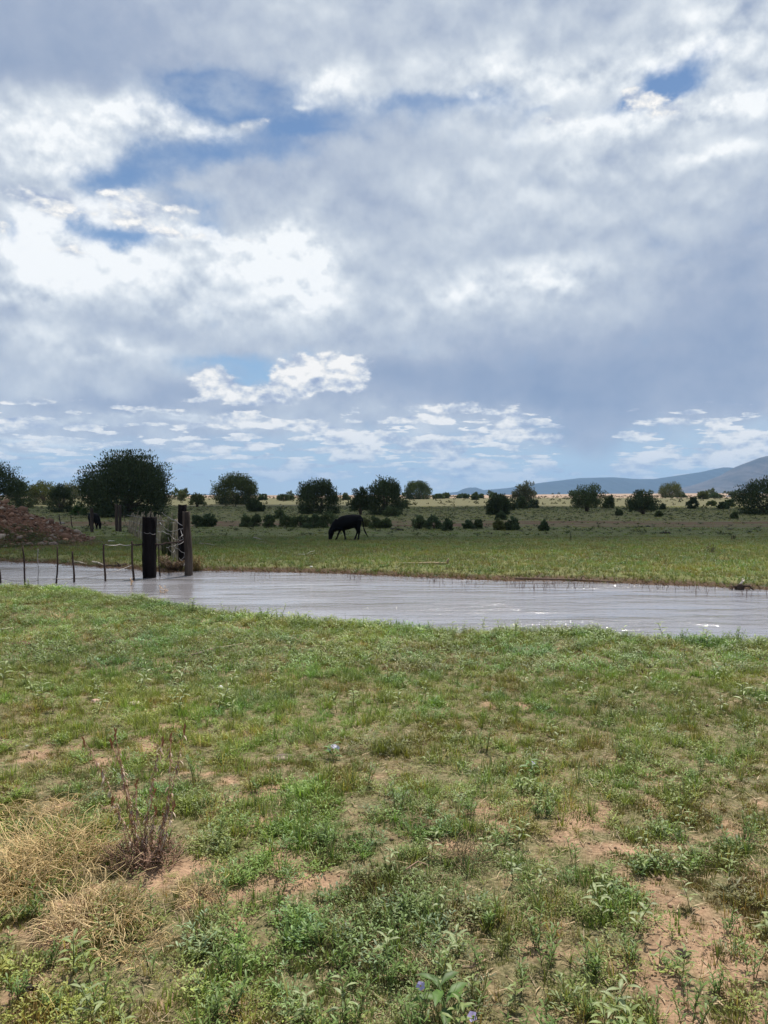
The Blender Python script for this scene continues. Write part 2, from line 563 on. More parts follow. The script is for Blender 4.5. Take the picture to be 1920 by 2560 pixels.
# ground tones: value 0..1 of soil for the near part, painted from the same field as the plants
bareV = np.where(GY.ravel() < 30, bare(GX.ravel(), GY.ravel()), 0.0)

m_ground, gg, out = new_mat('ground_soil')
geo = gg.n('ShaderNodeNewGeometry')
P = geo.outputs['Position']
px_, py_, pz_ = gg.sep(P)
att = gg.n('ShaderNodeVertexColor', layer_name='bare')
br = gg.sep(att.outputs[0])[0]
fine = gg.noise(P, 55.0, 6.0, 0.65)
midn = gg.noise(P, 6.0, 5.0, 0.6)
big = gg.noise(P, 0.9, 4.0, 0.6)
soil = gg.ramp(gg.m('ADD', gg.m('MULTIPLY', fine, 0.6), gg.m('MULTIPLY', midn, 0.4)),
               [(0.30, (0.16, 0.095, 0.060)), (0.46, (0.31, 0.195, 0.125)), (0.60, (0.46, 0.30, 0.19)), (0.75, (0.57, 0.40, 0.27))])
duff = gg.ramp(fine, [(0.30, (0.06, 0.055, 0.026)), (0.50, (0.15, 0.135, 0.065)), (0.68, (0.30, 0.25, 0.145))])
nearc = gg.mix(gg.m('ADD', gg.m('MULTIPLY', br, 0.9), gg.m('MULTIPLY', gg.sm(midn, 0.5, 0.62), 0.25), clamp=True), duff, soil)
# the pasture beyond the water
fs = gg.v('MULTIPLY', P, (0.05, 0.10, 0.0))
fbig = gg.noise(fs, 1.0, 5.0, 0.6)
fmid = gg.noise(gg.v('MULTIPLY', P, (0.5, 0.9, 0.0)), 1.0, 5.0, 0.65)
ffine = gg.noise(gg.v('MULTIPLY', P, (2.2, 2.8, 0.0)), 2.0, 5.0, 0.7)
mixn = gg.m('ADD', gg.m('MULTIPLY', fmid, 0.55), gg.m('MULTIPLY', ffine, 0.45))
green = gg.ramp(mixn, [(0.30, (0.065, 0.075, 0.028)), (0.48, (0.15, 0.160, 0.058)), (0.62, (0.20, 0.20, 0.085)), (0.78, (0.22, 0.205, 0.10))])
dryc = gg.ramp(mixn, [(0.30, (0.095, 0.092, 0.040)), (0.48, (0.20, 0.185, 0.080)), (0.62, (0.26, 0.235, 0.115)), (0.78, (0.29, 0.25, 0.14))])
yel = gg.ramp(mixn, [(0.32, (0.08, 0.075, 0.036)), (0.50, (0.115, 0.108, 0.053)), (0.70, (0.16, 0.148, 0.078))])
pink = gg.ramp(fbig, [(0.35, (0.27, 0.185, 0.135)), (0.65, (0.36, 0.27, 0.20))])
red = (0.19, 0.105, 0.060)
yy = gg.m('ADD', py_, gg.m('MULTIPLY', gg.m('SUBTRACT', fbig, 0.5), gg.m('MULTIPLY', py_, 0.35)))
c = gg.mix(gg.sm(yy, 40, 62), green, dryc)
c = gg.mix(gg.m('MULTIPLY', gg.sm(gg.noise(gg.v('MULTIPLY', P, (0.09, 0.45, 0.0)), 1.0, 4.0, 0.6), 0.40, 0.52), gg.m('MULTIPLY', gg.sm(py_, 50, 54), gg.sm(py_, 60, 66, 1.0, 0.0))), c, red)
c = gg.mix(gg.sm(yy, 88, 120), c, yel)
c = gg.mix(gg.sm(yy, 230, 330), c, pink)
c = gg.mix(gg.m('MULTIPLY', gg.sm(gg.noise(gg.v('MULTIPLY', P, (0.004, 0.0012, 0.0)), 1.0, 4.0, 0.6), 0.47, 0.58), gg.sm(py_, 900, 1600)), c, (0.10, 0.095, 0.06))
# wet mud at the water's edge
mud = gg.mix(fine, (0.055, 0.034, 0.022), (0.13, 0.085, 0.055))
farmask = gg.sm(py_, 16.9, 17.3)
farmask = gg.m('MAXIMUM', farmask, gg.m('MULTIPLY', gg.sm(py_, 15.5, 16.5), gg.sm(px_, -2.0, 2.0)))
col = gg.mix(farmask, nearc, c)
col = gg.mix(gg.m('MULTIPLY', gg.sm(gg.m('ADD', pz_, gg.m('MULTIPLY', gg.m('SUBTRACT', midn, 0.5), 0.05)), 0.045, 0.11, 1.0, 0.0), 1.0), col, mud)
fadeb = gg.m('ADD', gg.m('MULTIPLY', fine, 0.5), gg.m('MULTIPLY', midn, 0.9))
principled(gg, out, col, 0.93, 0.15, fadeb, 0.9, 0.03)
me = np_mesh('ground', GV, GF, m_ground, True, np.repeat(bareV[:, None], 3, 1), 'bare')
tag(link('ground', me), 'grassy red soil ground of the pasture running to the horizon', kind='structure')

# ------------------------------------------------------------------ water
m_water, gg, out = new_mat('muddy_water')
geo = gg.n('ShaderNodeNewGeometry')
P = geo.outputs['Position']
# wind ripples, crests roughly across the view
rip = gg.n('ShaderNodeTexWave', wave_type='BANDS', bands_direction='Y', wave_profile='SIN')
gg._in(rip.inputs['Vector'], P)
rip.inputs['Scale'].default_value = 1.5
rip.inputs['Distortion'].default_value = 7.0
rip.inputs['Detail'].default_value = 3.0
rip.inputs['Detail Scale'].default_value = 1.3
rip.inputs['Detail Roughness'].default_value = 0.6
w1 = gg.noise(gg.v('ADD', gg.v('MULTIPLY', P, (0.62, 1.25, 1.0)), gg.v('SCALE', gg.noise(P, 0.7, 2.0, 0.5, 'Color'), 0.8)), 2.2, 5.0, 0.58)
w2 = gg.noise(gg.v('MULTIPLY', P, (2.6, 6.5, 1.0)), 3.0, 3.0, 0.55)
calm = gg.sm(gg.noise(gg.v('MULTIPLY', P, (0.15, 0.6, 1.0)), 1.0, 3.0, 0.5), 0.38, 0.62, 0.30, 1.35)
hgt = gg.m('ADD', gg.m('ADD', gg.m('MULTIPLY', rip.outputs['Fac'], 0.03), gg.m('MULTIPLY', w1, 1.9)), gg.m('MULTIPLY', w2, 0.42))
hgt = gg.m('MULTIPLY', hgt, calm)
wc = gg.mix(gg.noise(P, 0.5, 3.0), (0.205, 0.198, 0.210), (0.27, 0.260, 0.275))
p = principled(gg, out, wc, 0.09, 0.5, hgt, 1.0, 0.036)
p.inputs['IOR'].default_value = 1.62
wx = axis((-22, 22), 1.0, (-2500, 2500), 1.3)
wy = np.linspace(6.0, 46.0, 21)
WX, WY = np.meshgrid(wx, wy)
n_ = len(wx)
ii = np.arange(len(wy) - 1)[:, None] * n_ + np.arange(n_ - 1)[None, :]
me = np_mesh('water', np.stack([WX.ravel(), WY.ravel(), 0 * WX.ravel()], 1), np.stack([ii, ii + 1, ii + n_ + 1, ii + n_], -1).reshape(-1, 4), m_water, True)
tag(link('water', me), 'rippled muddy water of the stock pond', kind='structure')


# ------------------------------------------------------------------ mountains far off
def ridge(name, pts, dist, depth, mat, label, seed, rough=0.10):
    """a range whose skyline passes through the given pixels when seen from the track"""
    pts = np.array(pts, float)
    sk = []
    for x, y in pts:
        X, Yy, Z = ray(x, y)
        t = dist / Yy
        sk.append((X * t, CAMZ + Z * t))
    sk = np.array(sk)
    base = float(np.interp(dist, prof_D, prof_Z)) - 4
    xs = np.linspace(sk[0, 0], sk[-1, 0], 260)
    ys = np.linspace(-1, 1, 46)
    XX, YY = np.meshgrid(xs, ys)
    top = np.interp(XX, sk[:, 0], sk[:, 1]) - base
    prof = np.where(YY < 0, 1 - sstep(-YY, 0, 1) ** 0.85, 1 - sstep(YY, 0, 1))
    fl = (fbm(XX / dist * 42, YY * 3 + XX / dist * 6, 5, seed, 0.6) - 0.5)
    gul = np.abs(fbm(XX / dist * 75 + YY * 1.5, YY * 1.2, 4, seed + 9, 0.6) - 0.5) * 2
    ZZ = base + top * prof * (1 - 0.30 * gul * np.minimum(1, -np.minimum(YY, 0) * 4 + 0.02)) + top * fl * rough * (1 - prof) * 1.5
    ends = sstep(XX, xs[0], xs[0] + (xs[-1] - xs[0]) * 0.03) * sstep(-XX, -xs[-1], -xs[-1] + (xs[-1] - xs[0]) * 0.03)
    ZZ = base - 3 + (ZZ - base + 3) * ends
    V = np.stack([XX.ravel(), (dist + YY * depth).ravel(), ZZ.ravel()], 1)
    n = len(xs)
    ii = np.arange(len(ys) - 1)[:, None] * n + np.arange(n - 1)[None, :]
    me = np_mesh(name, V, np.stack([ii, ii + 1, ii + n + 1, ii + n], -1).reshape(-1, 4), mat, True)
    return tag(link(name, me), label, kind='structure')


def mount_mat(name, a, b, sc):
    m, gg, out = new_mat(name)
    P = gg.n('ShaderNodeNewGeometry').outputs['Position']
    n1 = gg.noise(gg.v('MULTIPLY', P, (1.0, 0.6, 1.6)), sc, 6.0, 0.65)
    n2 = gg.noise(P, sc * 7, 4.0, 0.6)
    f = gg.m('ADD', gg.m('MULTIPLY', n1, 0.6), gg.m('MULTIPLY', n2, 0.4))
    principled(gg, out, gg.ramp(f, [(0.38, a), (0.60, b)]), 0.95, 0.05)
    return m


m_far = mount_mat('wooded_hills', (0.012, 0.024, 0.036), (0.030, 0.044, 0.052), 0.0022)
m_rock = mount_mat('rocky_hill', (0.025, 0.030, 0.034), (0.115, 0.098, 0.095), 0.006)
ridge('hills', [(980, 1243), (1060, 1239), (1090, 1235), (1150, 1229), (1160, 1222), (1172, 1219), (1190, 1218.5), (1206, 1225), (1225, 1224), (1270, 1220),
                (1320, 1212), (1345, 1208), (1400, 1201), (1450, 1195), (1530, 1193), (1600, 1197.5), (1640, 1197), (1700, 1188), (1760, 1179), (1790, 1172),
                (1812, 1168), (1830, 1169), (1860, 1174), (1900, 1180), (2000, 1190), (2150, 1215), (2300, 1240)], 9000, 1500, m_far, 'long blue wooded mesa on the right horizon', 3)
ridge('mountain', [(1640, 1232), (1700, 1224), (1745, 1216), (1790, 1203), (1825, 1188), (1852, 1176), (1868, 1166), (1880, 1156), (1900, 1148), (1920, 1140), (1960, 1130), (2040, 1124),
                   (2140, 1127), (2260, 1150), (2420, 1200), (2520, 1236)], 6200, 1500, m_rock, 'grey rocky mountain slope at the right edge', 8, 0.16)
ridge('hills', [(415, 1241), (440, 1235), (462, 1233.5), (490, 1236), (520, 1235), (545, 1237), (570, 1241)], 9800, 700, m_far, 'low blue hills behind the junipers on the left horizon', 13)
ridge('hills', [(-700, 1240), (-500, 1228), (-250, 1226), (-100, 1234), (0, 1241)], 9500, 700, m_far, 'low blue hills past the left edge', 15)

# ------------------------------------------------------------------ leaf materials
def leaf_mat(name, trans=0.32, rough=0.5, spec=0.35, var=0.5, nscale=40.0, gain=(1, 1, 1)):
    m, gg, out = new_mat(name)
    vc = gg.n('ShaderNodeVertexColor', layer_name='tint').outputs[0]
    P = gg.n('ShaderNodeNewGeometry').outputs['Position']
    n1 = gg.noise(P, nscale, 3.0, 0.6)
    c = gg.v('SCALE', gg.v('MULTIPLY', vc, gain), gg.m('MULTIPLY_ADD', n1, var * 2, 1 - var))
    p = principled(gg, out, c, rough, spec, link_out=False)
    t = gg.n('ShaderNodeBsdfTranslucent')
    gg.t.links.new(gg.v('MULTIPLY', c, (1.15, 1.25, 0.6)), t.inputs[0])
    mx = gg.n('ShaderNodeMixShader')
    mx.inputs[0].default_value = trans
    gg.t.links.new(p.outputs[0], mx.inputs[1])
    gg.t.links.new(t.outputs[0], mx.inputs[2])
    gg.t.links.new(mx.outputs[0], out.inputs[0])
    return m


M_LEAF = leaf_mat('green_leaves', gain=(1.08, 1.12, 0.86))
M_STRAW = leaf_mat('dry_straw', 0.15, 0.6, 0.25, 0.25)
M_JUN = leaf_mat('juniper_foliage', 0.10, 0.7, 0.12, 0.35, 2.0)


def simple_mat(name, a, b, sc=8.0, rough=0.9, spec=0.2, bd=0.02, stretch=(1, 1, 1), lo=0.35, hi=0.65):
    m, gg, out = new_mat(name)
    P = gg.n('ShaderNodeTexCoord').outputs['Object']
    n1 = gg.noise(gg.v('MULTIPLY', P, stretch), sc, 6.0, 0.65)
    principled(gg, out, gg.ramp(n1, [(lo, a), (hi, b)]), rough, spec, n1, 0.8, bd)
    return m


class Bag:
    """collects triangles with a colour per vertex"""
    def __init__(self):
        self.v, self.f, self.c, self.k = [], [], [], 0

    def add(self, v, f, c):
        v = np.asarray(v, float)
        self.v.append(v); self.f.append(np.asarray(f, int) + self.k)
        c = np.asarray(c, float)
        self.c.append(np.broadcast_to(c, v.shape) if c.ndim == 1 else c)
        self.k += len(v)

    def arr(self):
        return np.concatenate(self.v), np.concatenate(self.f), np.concatenate(self.c)

    def mesh(self, name, mat, smooth=False):
        V, F, C = self.arr()
        return np_mesh(name, V, F, mat, smooth, C)


def blade(bag, base, yaw, lean, h, w, segs, c0, c1, curl=0.6):
    """grass blade: narrowing bent strip"""
    d = np.array([math.cos(yaw), math.sin(yaw), 0]); s = np.array([-d[1], d[0], 0])
    V, C = [], []
    p = np.array(base, float)
    a = lean * 0.35
    L = h / segs
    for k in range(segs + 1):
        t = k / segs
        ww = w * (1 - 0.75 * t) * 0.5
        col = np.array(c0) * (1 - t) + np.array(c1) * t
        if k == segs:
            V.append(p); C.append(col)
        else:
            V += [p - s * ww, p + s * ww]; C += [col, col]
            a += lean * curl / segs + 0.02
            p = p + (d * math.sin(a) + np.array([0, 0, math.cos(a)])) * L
    F = []
    for k in range(segs - 1):
        i = 2 * k
        F += [(i, i + 1, i + 3), (i, i + 3, i + 2)]
    i = 2 * (segs - 1)
    F.append((i, i + 1, i + 2))
    bag.add(V, F, C)


def leaf(bag, base, d, up, L, w, col, fold=0.25, droop=0.25, segs=2):
    """lance-shaped leaf folded on its midrib"""
    d = np.array(d, float); d /= np.linalg.norm(d)
    s = np.cross(d, up); s /= (np.linalg.norm(s) + 1e-9)
    n = np.cross(s, d)
    V = [np.array(base, float)]
    C = [col]
    F = []
    prof = [0.8, 1.0] if segs == 2 else [0.55, 1.0, 0.7]
    for k, pw in enumerate(prof):
        t = (k + 1) / (len(prof) + 1)
        c = V[0] + d * L * t - np.array([0, 0, 1]) * droop * L * t * t
        V += [c + s * w * 0.5 * pw + n * fold * w * 0.5, c, c - s * w * 0.5 * pw + n * fold * w * 0.5]
        C += [np.array(col) * 0.97, np.array(col) * 1.08, np.array(col) * 0.97]
    V.append(V[0] + d * L - np.array([0, 0, 1]) * droop * L)
    C.append(col)
    F += [(0, 1, 2), (0, 2, 3)]
    m = len(prof)
    for k in range(m - 1):
        a = 1 + 3 * k
        F += [(a, a + 3, a + 4), (a, a + 4, a + 1), (a + 1, a + 4, a + 5), (a + 1, a + 5, a + 2)]
    a = 1 + 3 * (m - 1)
    e = len(V) - 1
    F += [(a, e, a + 1), (a + 1, e, a + 2)]
    bag.add(V, F, C)


def stick(bag, pts, r0, r1, col, n=4):
    pts = np.asarray(pts, float)
    k = len(pts)
    V, F = [], []
    for i in range(k):
        d = pts[min(i + 1, k - 1)] - pts[max(i - 1, 0)]
        d /= np.linalg.norm(d) + 1e-9
        u = np.cross(d, (0.3, 0.9, 0.2)); u /= np.linalg.norm(u) + 1e-9
        w = np.cross(d, u)
        r = r0 + (r1 - r0) * i / (k - 1)
        for j in range(n):
            a = 2 * math.pi * j / n
            V.append(pts[i] + (u * math.cos(a) + w * math.sin(a)) * r)
    for i in range(k - 1):
        for j in range(n):
            a, b = i * n + j, i * n + (j + 1) % n
            F += [(a, b, b + n), (a, b + n, a + n)]
    V += [pts[0], pts[-1]]
    for j in range(n):
        F += [(len(V) - 2, (j + 1) % n, j), (len(V) - 1, (k - 1) * n + j, (k - 1) * n + (j + 1) % n)]
    bag.add(V, F, col)


def scatter(name, protos, which, pos, yaw, scale, tint, mat, hscale=None):
    """one mesh of many copies; protos = list of (V,F,C)"""
    Vs, Fs, Cs, off = [], [], [], 0
    for k, (V, F, C) in enumerate(protos):
        idx = np.where(which == k)[0]
        if not len(idx): continue
        c, s = np.cos(yaw[idx])[:, None], np.sin(yaw[idx])[:, None]
        sc = scale[idx][:, None]
        hs = sc if hscale is None else sc * hscale[idx][:, None]
        X = (V[None, :, 0] * c - V[None, :, 1] * s) * sc + pos[idx, 0][:, None]
        Y = (V[None, :, 0] * s + V[None, :, 1] * c) * sc + pos[idx, 1][:, None]
        Z = V[None, :, 2] * hs + pos[idx, 2][:, None]
        Vs.append(np.stack([X, Y, Z], -1).reshape(-1, 3))
        Cs.append((C[None] * tint[idx][:, None, :]).reshape(-1, 3))
        Fs.append((F[None] + (np.arange(len(idx)) * len(V))[:, None, None] + off).reshape(-1, 3))
        off += len(idx) * len(V)
    me = np_mesh(name, np.concatenate(Vs), np.concatenate(Fs), mat, False, np.concatenate(Cs))
    return link(name, me)


# ------------------------------------------------------------------ plants of the sward
rr = random.Random(3)
U = rr.uniform


def p_grass(n, h, w, segs, spread, lean, c0, c1):
    b = Bag()
    for _ in range(n):
        a = U(0, 6.283)
        q = U(0, spread)
        k = U(0.75, 1.25)
        blade(b, (math.cos(a) * q, math.sin(a) * q, -0.004), a + U(-.6, .6), U(*lean), h * U(0.55, 1.15), w * U(.8, 1.2), segs,
              np.array(c0) * k, np.array(c1) * k)
    return b.arr()


def p_sprig(nst, nl, R_, L, w, h, col, red=0.0):
    """mat-forming forb: short stems radiating, small leaves all along"""
    b = Bag()
    for i in range(nst):
        a = 6.283 * i / nst + U(-.5, .5)
        ln_ = R_ * U(.5, 1.1)
        hh = h * U(.4, 1.2)
        for k in range(nl):
            t = (k + 0.6) / nl
            p = (math.cos(a) * ln_ * t, math.sin(a) * ln_ * t, hh * math.sin(t * 1.9) + 0.002)
            la = a + U(-1.7, 1.7)
            kk = U(.7, 1.3)
            c = np.array(col) * kk
            if U(0, 1) < red: c = np.array((0.17, 0.10, 0.06)) * kk
            leaf(b, p, (math.cos(la), math.sin(la), U(.1, 1.1)), (0, 0, 1), L * U(.6, 1.2), w * U(.7, 1.2), c, 0.3, 0.15, 2)
    return b.arr()


def p_cush(n, R_, h, w, c0, c1):
    """dense cushion of short stiff shoots, browner inside"""
    b = Bag()
    for _ in range(n):
        a, q = U(0, 6.283), R_ * math.sqrt(U(0, 1))
        k = U(.7, 1.3)
        hh = h * (1.15 - 0.6 * q / R_) * U(.7, 1.2)
        blade(b, (math.cos(a) * q, math.sin(a) * q, -0.003), a, U(.1, .8), hh, w, 1 if n > 40 else 2, np.array(c0) * k, np.array(c1) * k, 0.3)
    return b.arr()


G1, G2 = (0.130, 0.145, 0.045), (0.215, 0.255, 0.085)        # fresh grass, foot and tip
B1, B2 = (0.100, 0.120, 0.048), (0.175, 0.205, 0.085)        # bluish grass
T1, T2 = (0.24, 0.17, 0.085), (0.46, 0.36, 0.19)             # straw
near_protos = [
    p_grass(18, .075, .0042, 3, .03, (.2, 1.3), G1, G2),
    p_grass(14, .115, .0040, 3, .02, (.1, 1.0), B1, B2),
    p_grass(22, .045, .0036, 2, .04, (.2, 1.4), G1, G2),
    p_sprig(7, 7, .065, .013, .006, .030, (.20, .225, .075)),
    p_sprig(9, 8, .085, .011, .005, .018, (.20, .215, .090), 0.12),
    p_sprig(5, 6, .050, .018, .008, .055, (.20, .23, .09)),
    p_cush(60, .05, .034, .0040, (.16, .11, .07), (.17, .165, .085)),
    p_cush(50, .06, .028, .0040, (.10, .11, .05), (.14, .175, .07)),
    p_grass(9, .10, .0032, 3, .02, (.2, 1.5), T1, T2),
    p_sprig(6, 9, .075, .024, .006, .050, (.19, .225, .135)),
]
far_protos = [
    p_grass(13, .095, .0075, 2, .05, (.2, 1.2), G1, G2),
    p_grass(10, .140, .0070, 2, .04, (.1, 1.0), B1, B2),
    p_grass(12, .060, .0080, 1, .06, (.3, 1.4), G1, G2),
    p_sprig(5, 5, .09, .028, .012, .05, (.13, .175, .065)),
    p_sprig(6, 5, .10, .024, .010, .03, (.16, .185, .08), .2),
    p_grass(8, .09, .006, 2, .04, (.2, 1.5), T1, T2),
    p_cush(46, .08, .045, .008, (.13, .085, .055), (.15, .135, .07)),
    p_sprig(5, 6, .09, .045, .013, .09, (.20, .24, .13)),
    p_sprig(6, 6, .12, .034, .012, .07, (.10, .135, .055)),
]


def field_points(d0, d1, dens, margin=0.62):
    """points per square metre over the wedge of land in front of the camera"""
    area = margin * (d1 * d1 - d0 * d0)
    n = int(area * dens)
    d = np.sqrt(rng.uniform(d0 * d0, d1 * d1, n))
    x = rng.uniform(-margin, margin, n) * d
    return x, d


def tints(x, y, n, warm=0.0):
    """slow drift of colour over the pasture"""
    a = fbm(x * 0.9, y * 0.9, 3, 71)
    b = fbm(x * 0.35 + 9, y * 0.35, 3, 81)
    r = rng.normal(0, 0.10, (n, 1))
    t = np.ones((n, 3)) * (1 + r)
    t = t * (0.80 + 0.45 * a)[:, None]
    m = sstep(fbm(x * 2.6 + 13, y * 2.1, 4, 76, .6), .52, .66)[:, None]
    t = t * (1 - m * np.array((.04, .24, .26)))
    g_ = sstep(fbm(x * 2.2 + 3, y * 1.9, 3, 78, .6), .54, .66)[:, None]
    t = t * (1 + g_ * np.array((-.16, .06, -.1)))
    yel = sstep(b, 0.45, 0.66)
    t[:, 0] *= 1 + 0.20 * yel + warm
    t[:, 1] *= 1 + 0.16 * yel
    blue = sstep(fbm(x * 1.7 + 31, y * 1.7, 2, 91), 0.58, 0.75)
    t[:, 0] *= 1 - 0.12 * blue
    t[:, 2] *= 1 + 0.15 * blue
    return t


def near_field():
    sets = []
    for d0, d1, dens in ((1.6, 4.6, 1000), (4.6, 8.0, 640)):
        x, y = field_points(d0, d1, dens)
        keep = rng.uniform(0, 1, len(x)) > bare(x, y) * 0.86
        x, y = x[keep], y[keep]
        n = len(x)
        lush = sstep(y + 2.2 * (fbm(x * .8, y * .8, 3, 101) - .5), 3.6, 7.2)
        clump = sstep(fbm(x * 6.0, y * 6.0, 3, 105, .55), .36, .60)
        keep = rng.uniform(0, 1, n) < .42 + .58 * np.maximum(clump, lush * .8)
        x, y, lush, clump = x[keep], y[keep], lush[keep], clump[keep]
        n = len(x)
        low = fbm(x * 1.9, y * 1.9, 3, 111)
        u = rng.uniform(0, 1, n)
        # kinds follow patches, so that each grows with its like
        w = np.stack([0.10 + 1.2 * lush, 0.12 + 0.15 * lush, 0.35 + 0.8 * lush,
                      0.9 * sstep(low, .40, .60) + .12, 0.7 * sstep(1 - low, .45, .65) + .12, .16 + 0 * low,
                      2.0 * sstep(fbm(x * 1.4 + 50, y * 1.4, 3, 121), .46, .58) * (1 - .70 * lush), .50 * (1 - .5 * lush) + 0 * low,
                      .16 + .1 * low, .08 + 0 * low], 1)
        w = np.cumsum(w / w.sum(1, keepdims=True), 1)
        which = (u[:, None] > w).sum(1).clip(0, len(near_protos) - 1)
        z = H(x, y)
        sc = rng.uniform(0.60, 1.10, n) * (.68 + .62 * clump)
        sets.append((x, y, z, which, sc, tints(x, y, n)))
    x, y, z, which, sc, tn = [np.concatenate(q) for q in zip(*sets)]
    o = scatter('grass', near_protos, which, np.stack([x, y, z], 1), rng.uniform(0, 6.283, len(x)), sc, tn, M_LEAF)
    tag(o, 'patchy low grass and weeds growing on the red soil in front', kind='stuff')
    # litter of straws lying on the soil
    b = Bag()
    x, y = field_points(1.6, 8.5, 330)
    for k in range(len(x)):
        a = rng.uniform(0, 6.283); L = rng.uniform(.02, .09); w = rng.uniform(.0012, .0028)
        z = Hs(x[k], y[k]) + rng.uniform(.001, .012)
        d = np.array([math.cos(a), math.sin(a), rng.uniform(-.1, .25)]); s = np.array([-d[1], d[0], 0]) * w
        p0 = np.array([x[k], y[k], z]); c = p0 + d * L * .5 + s * rng.uniform(-3, 3); p1 = p0 + d * L
        col = np.array((.36, .27, .16)) * rng.uniform(.4, 1.35)
        b.add([p0 - s, p0 + s, c - s, c + s, p1], [(0, 1, 3), (0, 3, 2), (2, 3, 4)], col)
    tag(link('dead_grass', b.mesh('dead_grass', M_STRAW)), 'dead grey and straw-coloured stems lying on the bare soil in front', kind='stuff')
    # crumbs of soil and grit
    b = Bag()
    x, y = field_points(1.6, 6.5, 220)
    oc = np.array([(1, 0, 0), (-1, 0, 0), (0, 1, 0), (0, -1, 0), (0, 0, 1), (0, 0, -.6)], float)
    of = [(0, 2, 4), (2, 1, 4), (1, 3, 4), (3, 0, 4), (2, 0, 5), (1, 2, 5), (3, 1, 5), (0, 3, 5)]
    bb = bare(x, y)
    for k in range(len(x)):
        if rng.uniform() > bb[k] * .9 + .1: continue
        r = rng.uniform(.002, .009) if rng.uniform() < .95 else rng.uniform(.01, .018)
        col = np.array((.33, .21, .135)) * rng.uniform(.45, 1.3)
        b.add(oc * r * rng.uniform(.6, 1.3, (6, 3)) + (x[k], y[k], Hs(x[k], y[k]) + r * .25), of, col)
    tag(link('soil_crumbs', b.mesh('soil_crumbs', M_STRAW)), 'crumbs of red soil and grit on the bare patches in front', kind='stuff')


def bank_field():
    """the closed sward towards the water, on the near side"""
    x, y = field_points(8.0, 19.0, 330)
    yc = yc_(x)
    clump = sstep(fbm(x * 3.6, y * 3.0, 3, 106, .6), .36, .60)
    edge = sstep(y - yc, -1.4, -.4)
    keep = (y < yc + 0.45) & (rng.uniform(0, 1, len(x)) > bare(x, y) * 0.85) & (rng.uniform(0, 1, len(x)) < np.maximum(.45 + .55 * clump, edge))
    x, y = x[keep], y[keep]
    n = len(x)
    u = rng.uniform(0, 1, n)
    low = fbm(x * 1.2, y * 1.2, 3, 131)
    dry = sstep(fbm(x * .8 + 70, y * .8, 3, 141), .55, .68)
    br_ = sstep(fbm(x * 1.5 + 23, y * 1.3, 4, 145, .6), .50, .62)
    w = np.stack([.75 - .45 * br_, .35 + .3 * low, .50 - .3 * br_, .5 * low + .15, .3 + .5 * dry, .14 + .6 * dry, .12 + 1.3 * br_, .22 + .25 * low, .22 + .4 * (1 - low)], 1)
    w = np.cumsum(w / w.sum(1, keepdims=True), 1)
    which = (u[:, None] > w).sum(1).clip(0, len(far_protos) - 1)
    o = scatter('grass', far_protos, which, np.stack([x, y, H(x, y)], 1), rng.uniform(0, 6.283, n), rng.uniform(.6, 1.15, n) * (1 + .45 * sstep(y - yc_(x), -1.2, 0) * sstep(fbm(x * 1.1, y * 0, 2, 161), .4, .65)), tints(x, y, n), M_LEAF)
    tag(o, 'bright green grass covering the near bank up to the water', kind='stuff')


